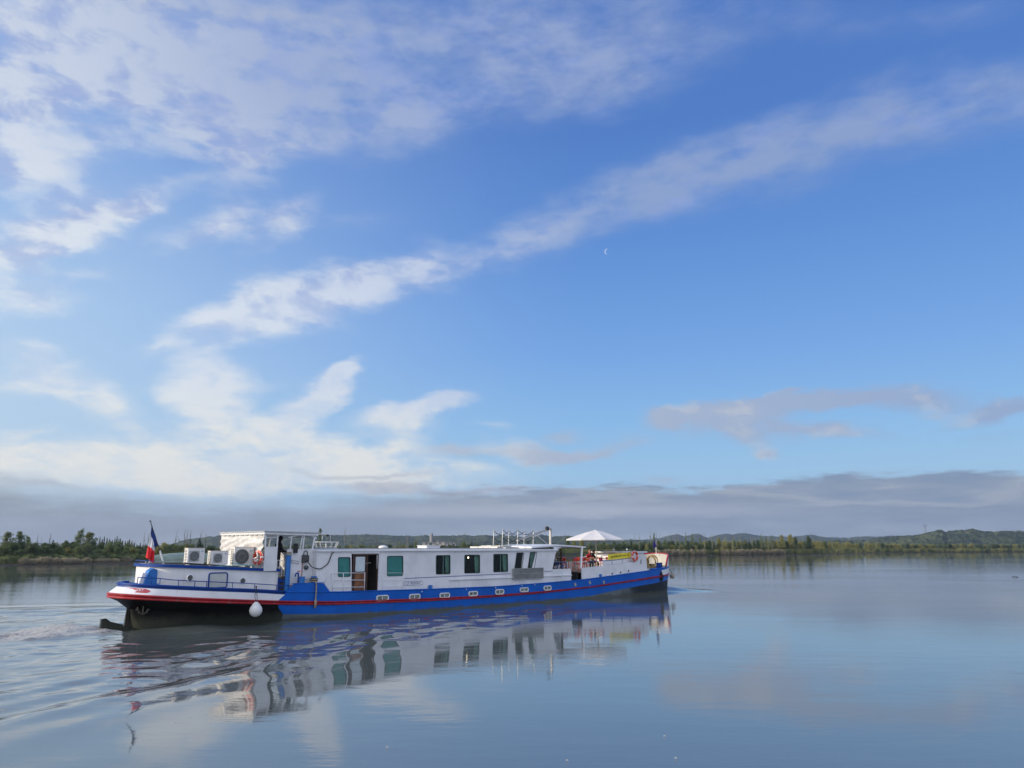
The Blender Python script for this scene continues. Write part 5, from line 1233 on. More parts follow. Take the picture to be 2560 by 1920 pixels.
tr_.box(17.5, 21.0, -1.2, -1.1, 3.14, 3.26); tr_.box(17.5, 21.0, 1.1, 1.2, 3.14, 3.26); tr_.box(17.4, 17.5, -1.2, 1.2, 3.14, 3.3); tr_.box(17.8, 18.6, -1.5, -1.0, 3.18, 3.24, 1); tr_.box(18.3, 19.4, -.5, .6, 3.16, 3.36, 1)
tr_.build('roof_frame', [STEEL, mat('pale_boxes', (.45, .45, .43), .6, var=.3)], barge)
# rope enclosure: stanchions with slack ropes between them
NX = [(L(px_, 1325, -1.0)[0], -1.0) for px_ in (1257, 1295, 1334)]; FX = [(L(px_, 1325, 1.0)[0], 1.0) for px_ in (1235, 1272.5, 1311)]
ne = MB(); nt = MB()
for x, y in NX + FX: ne.tube([(x - .06, y, 3.15), (x, y, 4.3)], .024, 6)
ne.build('stanchion', STEEL, barge)
def sag(a, b_, s_, n=12): return [Vector(a).lerp(Vector(b_), t / n) - Vector((0, 0, s_ * 4 * (t / n) * (1 - t / n))) for t in range(n + 1)]
for zt_ in (4.28, 3.82):
    for c in (NX, FX):
        for a, b_ in zip(c, c[1:]): nt.tube(sag((*a, zt_), (*b_, zt_), .26), .018, 4)
    for a, b_ in zip((NX[0], NX[2]), (FX[0], FX[2])): nt.tube(sag((*a, zt_), (*b_, zt_), .24), .011, 4)
nt.build('slack_rope', BROPE, barge)
# crane
cr = MB(); xp, zp = L(1376, 1321, -1.0)
cr.box(xp - .06, xp + .06, -1.06, -.94, 3.14, zp + .02); xb2, zb2 = L(1303, 1348, -1.0)
cr.tube([(xp + .05, -1, zp - .02), (xb2 - .3, -.9, zb2 - .08)], [.07, .07], 4); a, c = L(1341, 1337, -1), L(1374, 1365, -1); cr.tube([(a[0], -1, a[1]), (c[0], -1, c[1])], .03, 4)
cr.tube([(a[0], -1, a[1]), (xp - .25, -1.0, zp + .25)], .008, 4)
cro = cr.build('deck_crane', mat('crane_aluminium', (.4, .39, .37), .5, metal=.3, var=.15), barge)
q = L(1368, 1321, -1); cw_ = MB(); cw_.lathe([(.11, -.09), (.13, -.05), (.13, .05), (.11, .09)], (q[0], -1, q[1]), 12, axis='Y'); cw_.build('winch', DARK, cro, smooth=30)
bk = MB(); cx_, cz_ = L(815, 1366, .6); 
bk.torus((cx_, .6, 3.5), .62, .018, 'Z', 22, 5); bk.torus((cx_, .6, 3.25), .5, .015, 'Z', 22, 5)
for k in range(12): t = 2 * PI * k / 12; bk.tube([(cx_ + .62 * math.cos(t), .6 + .62 * math.sin(t), 3.5), (cx_ + .5 * math.cos(t), .6 + .5 * math.sin(t), 3.2)], .01, 4)
bk.build('roof_basket', WPLAS, barge)

# ------------------------------------------------------------------ things carried by the barge (each stands on its own base)
def on_barge(name, X, Y, Z, label, cat, group=None, rz=0):
    return empty(name, Wp(X, Y, Z), ANG + rz, label, cat, group)
# air conditioners on the aft roof
def aircon(px0, px1, top, Y, d, label, grille, slope):
    a = L(px0, 1414, Y)[0]; b_ = L(px1, 1414, Y)[0]; x = (a + b_) / 2; w = (b_ - a) / 2; zb = zr(x) + .14; zt_ = L((px0 + px1) / 2, top, Y)[1]; h = zt_ - zb
    t = on_barge('air_conditioner', x, Y + d / 2, zb, label, 'air conditioner', 'air conditioners on the aft roof')
    c = MB(); c.rbox(-w, w, -d / 2, d / 2, 0, h, .025); c.build('casing', WPLAS, t)
    c = MB(); c.box(-w - .01, w + .01, -d / 2 - .01, d / 2 + .01, h, h + .02); c.build('lid', WHC, t)
    r_ = min(w, h / 2) * .62 if grille != 'big' else h * .40; cx_ = -w * .22; cz_ = h * .5
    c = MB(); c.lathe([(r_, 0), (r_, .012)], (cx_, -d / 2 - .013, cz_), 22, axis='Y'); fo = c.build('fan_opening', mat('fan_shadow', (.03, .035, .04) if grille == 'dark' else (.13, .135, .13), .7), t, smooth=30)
    c = MB()
    if grille == 'dark' or grille == 'mid':
        c.box(cx_ - r_ * 1.12, cx_ + r_ * 1.12, -d / 2 - .004, -d / 2 - .0, cz_ - r_ * 1.12, cz_ + r_ * 1.12, 1)
    for k in range(-7, 8):
        zz = cz_ + r_ * k / 7.6; hw = math.sqrt(max(r_ * r_ - (zz - cz_) ** 2, 0))
        c.box(cx_ - hw, cx_ + hw, -d / 2 - .024, -d / 2 - .014, zz - .006, zz + .006)
    for k in (.5, 1): c.torus((cx_, -d / 2 - .02, cz_), r_ * k, .007, 'Y', 20, 4)
    c.build('grille', [mat('grille_bars', (.3, .31, .31), .5), mat('grille_plate', (.42, .42, .40), .6)], t)
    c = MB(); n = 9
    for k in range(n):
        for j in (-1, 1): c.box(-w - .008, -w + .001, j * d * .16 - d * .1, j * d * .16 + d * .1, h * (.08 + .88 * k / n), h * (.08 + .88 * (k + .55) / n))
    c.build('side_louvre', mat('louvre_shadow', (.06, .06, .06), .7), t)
    c = MB()
    for j in (-w * .7, w * .7): c.box(j - .03, j + .03, -d / 2, d / 2, -.09, 0)
    c.build('foot', STEEL, t)
    c = MB(); c.box(w * .55, w * .85, -d / 2 - .006, -d / 2, h * .78, h * .84); c.build('badge', mat('blue_badge', (.05, .2, .5) if grille == 'big' else (.3, .42, .5), .4), t)
    return t
aircon(467, 509, 1371, -1.35, .34, 'low aircon with dark fan grille next to the upturned dinghy', 'dark', 0)
aircon(526, 569, 1378, -1.3, .34, 'smallest aircon with pale round grille in the middle of the row', 'mid', 0)
aircon(584, 632, 1368, -1.3, .42, 'tallest aircon with wide grey fan guard beside the orange lifebuoy', 'big', 0)
# upturned dinghy
t = on_barge('dinghy', -1.0, .35, zr(-1) + .1, 'upturned grey green dinghy lying on the aft roof', 'dinghy')
d = MB(); rr = []
for i in range(15):
    u_ = i / 14; x = -1.25 + 2.5 * u_; w = .62 * (math.sin(PI * min(1, .04 + u_ * .62))) ** .75; h = .16 + .24 * math.sin(PI * min(1, .08 + u_ * .6)) ** .8
    rr.append([(x, w * math.cos(a), .1 + h * max(0, math.sin(a)) ** .7 if math.sin(a) > 0 else .1) for a in [PI * k / 12 for k in range(13)]])
for i in range(14):
    for k in range(12): d.add([rr[i][k], rr[i + 1][k], rr[i + 1][k + 1], rr[i][k + 1]], [(0, 1, 2, 3)])
d.add(rr[-1], [tuple(range(13))]); DG = mat('grey_green_gelcoat', (.20, .27, .24), .5, var=.15, dirt=(.3, .3, .26), dirt_amt=.4)
d.build('hull', DG, t, smooth=40); g = MB(); g.tube([r_[0] for r_ in rr] + [r_[-1] for r_ in rr[::-1]], .035, 6); g.build('gunwale', mat('grey_gunwale', (.3, .34, .33), .6), t, smooth=True)
t = on_barge('loose_rope', .35, -1.72, zr(.35) + .1, 'thin turquoise rope lying loose along the aft roof edge', 'rope')
a = MB(); a.tube(smooth_path([(-1.4, 0, 0), (-1.0, -.08, .02), (-.6, .06, 0), (-.1, -.1, .03), (.4, .08, 0), (.7, -.12, .05), (1.1, .02, 0), (1.5, -.06, .02)]), .016, 5); a.tube(smooth_path([(.2, .1, .12), (.45, -.02, .1), (.7, .05, .02), (1.0, -.1, .02)]), .014, 5)
a.build('strands', mat('turquoise_rope', (.15, .42, .4), .8), t, smooth=True)
t = on_barge('roof_board', -.2, -1.55, zr(-.2) + .085, 'dark plank lying under the row of air conditioners', 'plank')
a = MB(); a.box(-1.3, 1.6, -.12, .12, 0, .05, rot=(0, R(4.3), 0)); a.build('plank', DARK, t)
# flag of France at the stern
t = on_barge('stern_flag', -1.67, 0, 2.56, 'blue white and red tricolour hanging from the raked stern staff', 'flag')
s_ = MB(); tipp = Vector((-.75, 0, 1.76)); s_.tube([(0, 0, -.05), tuple(tipp)], [.028, .016], 7); s_.lathe([(.05, -.01), (.06, .01), (.02, .03)], tuple(tipp), 10); s_.build('staff', mat('dark_staff', (.05, .045, .04), .6), t)
s2 = MB(); s2.tube([(0, 0, -.08), tuple(tipp * .3)], .036, 8); s2.build('staff_socket', WHT, t)
fg = MB(); NU, NV = 30, 20; pts_ = {}
# cloth hangs limp from the staff: top edge, bottom edge, as thirds of the fly
def zpt(x, y): q = L(240 + x * .1929, 1270 + y * .1929, 0); return Vector((q[0] + 1.67, 0, q[1] - 2.56))
TE = [zpt(724, 208), zpt(710, 335), zpt(680, 490), zpt(652, 642)]; BE = [zpt(808, 482), zpt(766, 512), zpt(760, 560), zpt(742, 715)]
def along(E_, u_): k = min(int(u_ * 3), 2); return E_[k].lerp(E_[k + 1], u_ * 3 - k)
for i in range(NU + 1):
    for j in range(NV + 1):
        u_ = i / NU; w_ = j / NV
        p = along(TE, u_).lerp(along(BE, u_), w_)
        p.y += .07 * math.sin(8 * w_ + 2.4 * u_) * (.25 + u_ * .8) + .03 * math.sin(17 * w_ - 4 * u_) * u_
        p.x += .012 * math.sin(11 * w_ + 3 * u_) * u_
        pts_[i, j] = tuple(p)
for i in range(NU):
    for j in range(NV): fg.add([pts_[i, j], pts_[i + 1, j], pts_[i + 1, j + 1], pts_[i, j + 1]], [(0, 1, 2, 3)], 0 if i < NU / 3 - .5 else (1 if i < 2 * NU / 3 - .5 else 2))
f_ = fg.build('cloth', [mat('flag_blue', (.02, .045, .22), .8, var=.1), mat('flag_white', (.72, .72, .74), .8, var=.05), mat('flag_red', (.72, .02, .03), .8, var=.1)], t, smooth=True)
f_.modifiers.new('t', 'SOLIDIFY').thickness = .004
# bow pennant
bp = L(1641, 1385, 0)
t = on_barge('bow_flag', 36.15, 0, 2.7, 'small faded purple blue flag on the white bow staff', 'flag')
s_ = MB(); s_.tube([(0, 0, 0), (.05, 0, 1.12)], .022, 6); s_.build('staff', WPLAS, t)
fg = MB(); 
for i in range(9):
    for j in range(8):
        def P_(i, j):
            u_, w_ = i / 9, j / 8; return (.05 - .46 * u_ * (1 - .35 * w_), .06 * math.sin(5 * u_ + 4 * w_), 1.1 - .5 * w_ - .16 * u_ + .04 * math.sin(7 * u_))
        fg.add([P_(i, j), P_(i + 1, j), P_(i + 1, j + 1), P_(i, j + 1)], [(0, 1, 2, 3)])
f_ = fg.build('cloth', mat('purple_flag', (.04, .03, .22), .8, var=.2), t, smooth=True); f_.modifiers.new('t', 'SOLIDIFY').thickness = .004
# lifebuoys
def lifebuoy(X, Y, Z, r_, rz, label, light, sc=1.0):
    t = on_barge('lifebuoy', X, Y, Z, label, 'lifebuoy', 'lifebuoys hung along the barge', rz)
    a = MB(); n = 28
    for i in range(n):
        a0, a1 = 360 * i / n, 360 * (i + 1) / n; mi = 1 if (i % 7) < 1 else 0
        a.torus((0, 0, 0), r_, r_ * .26, 'Y', 1, 9, mi, a0, a1 + .5)
    a.build('ring', [ORNG, WPLAS], t, smooth=40)
    c = MB(); c.torus((0, -.02, 0), r_ * 1.25, .012, 'Y', 24, 5)
    if light: c.tube(smooth_path([(.02, -.1, .22), (.12, -.12, .05), (-.04, -.12, -.02), (-.1, -.12, -.1), (.05, -.12, -.16), (.12, -.1, -.05)]), .032, 6)
    c.build('grab_line', WPLAS, t, smooth=True); return t
x, z = L(645, 1394.5, -2.0)
lifebuoy(1.70, -1.82, z, .27, R(-82), 'orange lifebuoy with coiled white line on the aft wheelhouse wall', True)
x, z = L(1585, 1390.5, -2.5)
lifebuoy(x, -2.56, z, .30, R(0), 'orange and white lifebuoy at the forward end of the yellow banner', False)
x, z = L(1482, 1381, 2.2)
# yellow banner
t = on_barge('banner', *(lambda q: (q[0], -2.36, q[1]))(L(1548, 1389, -2.36)), 'yellow advertising banner tied to the terrace guard rail', 'banner')
a, b_, c, d_ = L(1520, 1386, -2.36), L(1577, 1380.5, -2.36), L(1577, 1394, -2.36), L(1520, 1399.5, -2.36); o = L(1548, 1389, -2.36)
g = MB(); g.prism([(p_[0] - o[0], p_[1] - o[1]) for p_ in (a, b_, c, d_)], -.008, .008); g.build('sheet', mat('yellow_vinyl', (.80, .66, .04), .5, var=.06), t)
ink = mat('dark_ink', (.06, .06, .02), .6); slope = math.atan2((b_[1] + c[1] - a[1] - d_[1]) / 2, b_[0] - a[0])
text('lettering', 'gondoliers.fl', .24, (-.38, -.014, -.035), (R(90), -slope, 0), ink, t)
text('small_print', 'promenades', .11, (.55, -.014, .02), (R(90), -slope, 0), ink, t)
g = MB(); g.torus((1.03, -.014, .07), .1, .012, 'Y', 5, 4); g.tube([(.93, -.014, .1), (1.05, -.014, -.1)], .012, 4); g.build('emblem', ink, t)
# ball fenders
def fender(X, Y, Z, r_, label, material, topz_, grp='ball fenders hung over the side'):
    t = on_barge('ball_fender', X, Y, Z, label, 'fender', grp)
    a = MB(); prof = [(.02, -r_)] + [(r_ * math.cos(q), r_ * math.sin(q)) for q in [R(d__) for d__ in range(-75, 46, 15)]] + [(r_ * .55, r_ * .95), (r_ * .32, r_ * 1.18), (r_ * .2, r_ * 1.3)]
    a.lathe(prof, (0, 0, 0), 20); a.build('ball', material, t, smooth=True)
    c = MB(); c.tube([(-.03, 0, r_ * 1.25), (-.05, .06, topz_ * .6), (0, .1, topz_)], .014, 5); c.tube([(.03, 0, r_ * 1.25), (.05, .06, topz_ * .6), (0, .1, topz_)], .014, 5); c.ball((0, .1, topz_), .04, seg=8); c.ball((0, 0, r_ * 1.28), .035, seg=8)
    c.build('rope', BROPE, t); return t
x, z = L(640, 1526, -2.9); fender(x, -2.88, z, .27, 'white ball fender hanging over the black hull aft', WPLAS, L(637, 1467, -2.8)[1] - z)
x, z = L(1667, 1440, -1.7); fender(35.55, -1.75, z - .02, .19, 'small dirty brown ball fender on the bow', mat('dirty_fender', (.34, .30, .25), .7, var=.2), .45)
# mooring rope looped on the bollard and hanging down
t = on_barge('mooring_rope', L(784, 1459, -2.42)[0], -2.42, 1.62, 'tan mooring rope wound on the blue bollard and hanging over the side', 'rope')
a = MB()
for k in range(4): a.torus((0, 0, .08 + .045 * k), .15, .024, 'Z', 18, 6, mi=k % 2)
q = L(784, 1517, -2.66); bx0 = L(784, 1459, -2.42)[0]
a.tube(smooth_path([(0, -.15, .07), (.02, -.2, -.05), (.02, -.22, -.5), (.0, -.23, -.8)]), .03, 6); a.tube([(0, -.24, -.72), (.0, -.24, -1.08)], .055, 8)
a.build('strands', [ROPE, mat('dark_rope_strand', (.1, .08, .05), .9)], t, smooth=True)
# parasol with its table
pX = L(1490, 1391, 0)[0]; 
t = on_barge('parasol', pX, 0, 1.72, 'large white square parasol open above the terrace', 'parasol')
s_ = MB(); s_.tube([(.1, 0, 0), (-.02, 0, 2.66)], .035, 8); s_.build('pole', mat('cream_pole', (.6, .56, .47), .5), t)
cp_ = MB(); N = 8; R0 = 2.15; rings_ = []
def rim_pt(k, f, z):
    a = 2 * PI * (k + .5) / N - R(12); return Vector((R0 * f * math.cos(a), R0 * f * math.sin(a), z))
for (f, z) in ((.06, 2.70), (.3, 2.58), (.6, 2.38), (.85, 2.2), (1.0, 2.09), (1.0, 2.0)):
    ring = []
    for k in range(N):
        p, q = rim_pt(k, f, z), rim_pt(k + 1, f, z)
        for s in range(4): m_ = p.lerp(q, s / 4); ring.append((m_.x - .02, m_.y, m_.z - .05 * math.sin(PI * s / 4) * f * (0 if z == 2.0 else 1)))
    rings_.append(ring)
cp_.rings(rings_, cap=False); cp_.rings([rings_[0], [(x_ * .5 - .01, y_ * .5, 2.74) for x_, y_, z_ in rings_[0]]], cap=True)
co = cp_.build('canopy', mat('parasol_fabric', (.64, .63, .62), .8, var=.05), t); co.modifiers.new('t', 'SOLIDIFY').thickness = .01
rb = MB()
for k in range(N): rb.tube([(-.02, 0, 2.6), tuple(rim_pt(k, .98, 2.03))], .012, 4)
rb.build('rib', STEEL, t)
def table(X, Y, w, d_, label):
    t = on_barge('terrace_table', X, Y, 1.70, label, 'table', 'tables on the terrace')
    a = MB(); a.box(-w / 2, w / 2, -d_ / 2, d_ / 2, .74, .78); a.build('tabletop', WOOD, t)
    for sx_ in (-1, 1):
        for sy_ in (-1, 1): a = MB(); a.tube([(sx_ * (w / 2 - .08), sy_ * (d_ / 2 - .08), .74), (sx_ * (w / 2 - .03), sy_ * (d_ / 2 - .03), 0)], .02, 5); a.build('leg', REDM, t)
table(pX + .1, -.1, 1.7, .9, 'wooden terrace table round the parasol pole'); table(pX - 2.7, .1, 1.5, .9, 'wooden terrace table nearer the cabin')
def chair(X, Y, rz, label):
    t = on_barge('terrace_chair', X, Y, 1.70, label, 'chair', 'red chairs on the terrace', rz)
    a = MB(); a.rbox(-.2, .2, -.2, .2, .43, .46, .01); a.build('seat', REDM, t)
    a = MB(); a.box(-.2, .2, .19, .215, .62, .86, rot=(R(-8), 0, 0)); a.build('backrest', REDM, t)
    for sx_ in (-1, 1):
        for sy_ in (-1, 1): a = MB(); a.tube([(sx_ * .17, sy_ * .17, .86 if sy_ > 0 else .44), (sx_ * .19, sy_ * .19, .44), (sx_ * .22, sy_ * .23, 0)], .014, 5); a.build('leg', REDM, t)
for X, Y, rz, lb in [(pX - .45, -.95, 0, 'red metal chair on the near side of the parasol table, toward the stern'), (pX + .35, -.95, R(10), 'red metal chair on the near side of the parasol table, toward the bow'), (pX - .4, .85, PI, 'red metal chair at the parasol table beside the dark clothed person'), (pX + 1.25, -.3, R(85), 'red metal chair at the bow end of the parasol table'),
                     (pX - 3.1, -.85, R(-5), 'red metal chair nearest the bicycles'), (pX - 2.3, -.85, R(6), 'red metal chair second from the bicycles'), (pX - 2.6, 1.0, PI, 'red metal chair on the far side of the aft table'), (pX - 1.55, .2, R(90), 'red metal chair between the two tables'), (pX - 3.75, .1, R(-90), 'red metal chair at the stern end of the aft table')]:
    chair(X, Y, rz, lb)
# helmets on a wooden rack
t = on_barge('helmet_rack', 22.35, -1.0, 1.2, 'brown wooden rack under the canopy holding rows of helmets', 'rack')
a = MB(); BW = mat('brown_rack_wood', (.14, .075, .03), .7, var=.3, vscale=6)
for x_ in (-1.1, -.25, 1.15): a.box(x_ - .04, x_ + .04, -.05, .05, 0, 1.92)
a.build('post', BW, t); a = MB()
for z_ in (.72, 1.08, 1.5): a.box(-1.15, 1.2, -.12, .3, z_ - .02, z_ + .02)
a.box(-1.15, -.2, .02, .3, .1, .68); a.build('shelf', BW, t)
hm_ = [mat('black_helmet_shell', (.02, .02, .02), .35), mat('yellow_helmet_shell', (.75, .6, .15), .4), mat('grey_helmet_shell', (.6, .56, .45), .4), mat('brown_helmet_shell', (.22, .12, .06), .4)]
def helmet(X, Z, Y, mi, label):
    t = on_barge('bicycle_helmet', X, Y, Z, label, 'helmet', 'bicycle helmets on the rack', random.uniform(-.3, .3))
    a = MB(); rr = []
    for i in range(7):
        th = PI * (i + .5) / 7
        for_ = [( .115 * math.cos(PI * k / 8) * math.sin(th), -.17 * math.cos(th), .21 * math.sin(PI * k / 8) * math.sin(th)) for k in range(9)]
        rr.append(for_)
    for i in range(6):
        for k in range(8): a.add([rr[i][k], rr[i + 1][k], rr[i + 1][k + 1], rr[i][k + 1]], [(0, 1, 2, 3)], 0 if k % 2 else 1)
    a.tube([(x_, y_ - .02, z_) for x_, y_, z_ in rr[1]], .03, 5, 1)
    a.build('shell', [hm_[0], hm_[mi]], t, smooth=30)
    c = MB(); c.tube(smooth_path([(-.07, 0, 0), (-.03, 0, -.12), (.03, 0, -.12), (.07, 0, 0)]), .006, 4); c.build('strap', DARK, t)
order = ['first', 'second', 'third', 'fourth', 'fifth', 'sixth', 'seventh', 'eighth', 'ninth']
for row, (z_, c0) in enumerate(((2.93, 2), (2.45, 1), (2.12, 3))):
    for k in range(9):
        helmet(21.35 + .27 * k, z_ - (.0 if k < 5 else .02 * (k - 4)), -1.05 + .03 * k, [2, 2, 1, 2, 1, 2, 2, 2, 2][k] if row == 0 else ([0, 3, 1, 1, 3, 0, 2, 3, 0][k] if row == 1 else [0, 2, 0, 3, 0, 0, 3, 0, 2][k]),
               '%s helmet from the cabin on the %s row of the rack' % (order[k], ['upper', 'middle', 'lower'][row]))
# bicycles
def bicycle(X, Y, rz, col_, label):
    t = on_barge('bicycle', X, Y, 1.3, label, 'bicycle', 'bicycles parked under the canopy', rz)
    for wx in (-.52, .52):
        a = MB(); a.torus((wx, 0, .34), .32, .018, 'Y', 26, 5, 0); a.lathe([(.02, -.04), (.02, .04)], (wx, 0, .34), 8, 1, 'Y')
        for k in range(10): an = 2 * PI * k / 10; a.tube([(wx, 0, .34), (wx + .31 * math.cos(an), 0, .34 + .31 * math.sin(an))], .003, 3, 1)
        a.build('wheel', [DARK, STEEL], t)
    a = MB(); S, Hd, B_ = (-.16, 0, .85), (.36, 0, .82), (-.08, 0, .3)
    a.tube([B_, S], .022, 6); a.tube([B_, Hd], .028, 6); a.tube([(S[0] + .03, 0, .7), Hd], .022, 6); a.tube([B_, (-.52, 0, .34)], .015, 5); a.tube([(S[0], 0, .72), (-.52, 0, .34)], .012, 5); a.tube([(.34, 0, .92), (.38, 0, .75), (.5, 0, .34)], .018, 6)
    a.build('frame', mat('bicycle_' + col_, {'white': (.7, .7, .7), 'blue': (.02, .07, .3), 'black': (.03, .03, .03)}[col_], .35), t)
    a = MB(); a.box(-.3, -.04, -.06, .06, .86, .91); a.build('saddle', DARK, t)
    a = MB(); a.tube(smooth_path([(.22, -.3, 1.03), (.36, -.22, 1.04), (.37, 0, .98), (.36, .22, 1.04), (.22, .3, 1.03)]), .014, 5); a.build('handlebar', STEEL, t)
    a = MB(); a.torus((-.08, 0, .3), .09, .006, 'Y', 14, 4); a.tube([(-.22, .07, .24), (.06, -.07, .36)], .01, 4); a.build('crankset', STEEL, t)
bicycle(22.2, -1.75, R(12), 'white', 'white framed bicycle nearest the side under the canopy'); bicycle(22.7, -1.5, R(-8), 'blue', 'blue framed bicycle between the white one and the rack'); bicycle(23.2, -.7, R(60), 'black', 'black bicycle in the gangway gap')
bicycle(23.1, .2, R(75), 'blue', 'blue bicycle beyond the black one in the gangway')
# garden hose coil at the bow
t = on_barge('hose_coil', 34.35, -.75, 1.72, 'big coil of yellow brown hose standing on the foredeck', 'hose')
a = MB()
for k in range(7):
    r0 = .36 + .035 * (k % 3); yaw = R(124 + random.uniform(-22, 22)); lean = random.uniform(-.25, .25); ox = random.uniform(-.12, .12)
    pts_ = [(ox + (r0 * math.cos(q) + lean * math.sin(q) * r0) * math.cos(yaw) - .05 * k * .8, r0 * math.cos(q) * math.sin(yaw) - .04 * k, .46 + r0 * 1.15 * math.sin(q)) for q in [2 * PI * i / 26 for i in range(26)]]
    a.tube(pts_, .028, 6, closed=True)
a.tube(smooth_path([(.3, -.2, .1), (.8, -.1, .08), (1.2, .1, .1), (1.5, -.1, .08), (1.3, -.4, .08)]), .026, 6)
a.build('coils', mat('hose_yellow', (.42, .28, .10), .6, var=.25, vscale=6), t, smooth=True)
t = on_barge('rope_coil', 35.2, -.2, 1.74, 'flat pile of pale rope on the foredeck beside the hose', 'rope')
a = MB()
for k in range(6): a.torus((.05 * math.sin(k * 2), .05 * math.cos(k * 3), .03 + .045 * k), .32 - .012 * k, .027, 'Z', 22, 6)
a.build('coils', ROPE, t, smooth=True)

# ------------------------------------------------------------------ people
def person(X, Y, Z, rz, label, joints, radii, mats_, head, hair=None, cap=True, split=None):
    """one continuous skinned body; joints: name -> (parent, xyz), facing +X"""
    t = on_barge('person', X, Y, Z, label, 'person', None, rz)
    names = list(joints); me = bpy.data.meshes.new('body'); idx_ = {n_: i for i, n_ in enumerate(names)}
    me.from_pydata([joints[n_][1] for n_ in names], [(idx_[joints[n_][0]], idx_[n_]) for n_ in names if joints[n_][0]], [])
    o = link_mesh('body', me, mats_[0], t)
    sk = o.modifiers.new('skin', 'SKIN'); 
    lay = me.skin_vertices[0] if me.skin_vertices else None
    if lay is None:
        bpy.context.view_layer.objects.active = o; bpy.ops.mesh.customdata_skin_add(); lay = me.skin_vertices[0]
    for n_ in names: r_ = radii[n_]; lay.data[idx_[n_]].radius = r_ if hasattr(r_, '__len__') else (r_, r_)
    for n_ in names: lay.data[idx_[n_]].use_root = (n_ == names[0])
    o.modifiers.new('sub', 'SUBSURF').levels = 2; o.modifiers['sub'].render_levels = 2
    dg = bpy.context.evaluated_depsgraph_get(); me2 = bpy.data.meshes.new_from_object(o.evaluated_get(dg)); o.modifiers.clear(); o.data = me2; me2.shade_smooth()
    me2.materials.clear()
    for m_ in mats_: me2.materials.append(m_)
    if split:
        for p_ in me2.polygons: p_.material_index = split(p_.center)
    # face and hair
    hx_, hy_, hz_ = head
    f = MB(); f.ball((0, 0, 0), .1, seg=16, sc=(1.0, .8, 1.18)); f.ball((.1, 0, -.01), .018, seg=8, sc=(1.1, .7, 1.3)); f.ball((0, -.08, -.01), .02, seg=8, sc=(.8, .4, 1.3)); f.ball((0, .08, -.01), .02, seg=8, sc=(.8, .4, 1.3)); f.box(.085, .096, -.025, .025, -.06, -.052, 1)
    for y_ in (-.032, .032): f.ball((.088, y_, .015), .011, 1, seg=8)
    fo = f.build('head', [mats_[-1], DARK], t, smooth=40); fo.location = head
    h = MB(); rr = []
    h.ball((-.018, 0, .022), .108, seg=16, sc=(1.0, .92, 1.12)); ho = h.build('hair' if hair else 'hood', hair or mats_[0], t, smooth=True); ho.location = head
    return t
SKIN = mat('skin', (.5, .3, .22), .55, var=.06); BLKC = mat('black_clothes', (.012, .012, .014), .9, var=.3, vscale=8); GREYC = mat('grey_trousers', (.05, .05, .052), .9, var=.2)
REDC = mat('red_jacket', (.42, .03, .04), .8, var=.2, vscale=8); BLOND = mat('blond_hair', (.42, .22, .13), .8, var=.3, vscale=20); DARKC = mat('dark_jacket', (.02, .022, .025), .9, var=.2)
def hand(j, rd_, side, wrist, d, parent):
    """palm with five separate bent fingers"""
    w = Vector(wrist); d = Vector(d).normalized(); s = d.cross(Vector((0, 0, 1))).normalized(); dn = s.cross(d)
    j['palm' + side] = (parent, tuple(w + d * .07)); rd_['palm' + side] = (.036, .018)
    for k, (off, ln) in enumerate(((-.03, .062), (-.01, .075), (.01, .07), (.03, .055))):
        a = w + d * .1 + s * off; b_ = a + d * ln * .55 - dn * .005; c = b_ + d * ln * .3 + dn * -.028
        j['fa%d' % k + side] = ('palm' + side, tuple(a)); j['fb%d' % k + side] = ('fa%d' % k + side, tuple(b_)); j['fc%d' % k + side] = ('fb%d' % k + side, tuple(c))
        rd_['fa%d' % k + side] = .0095; rd_['fb%d' % k + side] = .009; rd_['fc%d' % k + side] = .0075
    a = w + d * .05 + s * (.045 if side == 'L' else -.045); j['th' + side] = ('palm' + side, tuple(a)); j['tt' + side] = ('th' + side, tuple(a + d * .035)); rd_['th' + side] = .011; rd_['tt' + side] = .009
def standing():
    j = {'hip': (None, (0, 0, .93)), 'waist': ('hip', (.0, 0, 1.08)), 'chest': ('waist', (.03, 0, 1.28)), 'neckb': ('chest', (.05, 0, 1.45)), 'neck': ('neckb', (.08, 0, 1.53)), 'skull': ('neck', (.12, 0, 1.62))}
    r_ = {'hip': (.15, .19), 'waist': (.14, .17), 'chest': (.14, .2), 'neckb': (.09, .12), 'neck': .06, 'skull': .08}
    for sd_, y in (('R', -1), ('L', 1)):
        j.update({'thigh' + sd_: ('hip', (.0, y * .1, .84)), 'knee' + sd_: ('thigh' + sd_, (.03 + .03 * y, y * .11, .48)), 'ankle' + sd_: ('knee' + sd_, (-.02 + .05 * y, y * .11, .09)), 'toe' + sd_: ('ankle' + sd_, (.16 + .05 * y, y * .13, .045)),
                  'sho' + sd_: ('neckb', (.04, y * .17, 1.40)), 'elb' + sd_: ('sho' + sd_, (.1, y * .26, 1.13)), 'wri' + sd_: ('elb' + sd_, (.34, y * .2, 1.06))})
        r_.update({'thigh' + sd_: .1, 'knee' + sd_: .07, 'ankle' + sd_: .048, 'toe' + sd_: (.035, .045), 'sho' + sd_: .075, 'elb' + sd_: .055, 'wri' + sd_: .036})
        hand(j, r_, sd_, (.34, y * .2, 1.06), (1, -.1 * y, 0), 'wri' + sd_)
    return j, r_
j, r_ = standing()
person(2.78, -1.55, 1.96, R(0), 'person in dark hooded coat standing in the wheelhouse doorway facing the bow', j, r_, [BLKC, GREYC, SKIN], (.14, 0, 1.66), split=lambda c: 2 if (c.x > .37 and .9 < c.z < 1.2) else (1 if c.z < .62 else 0))
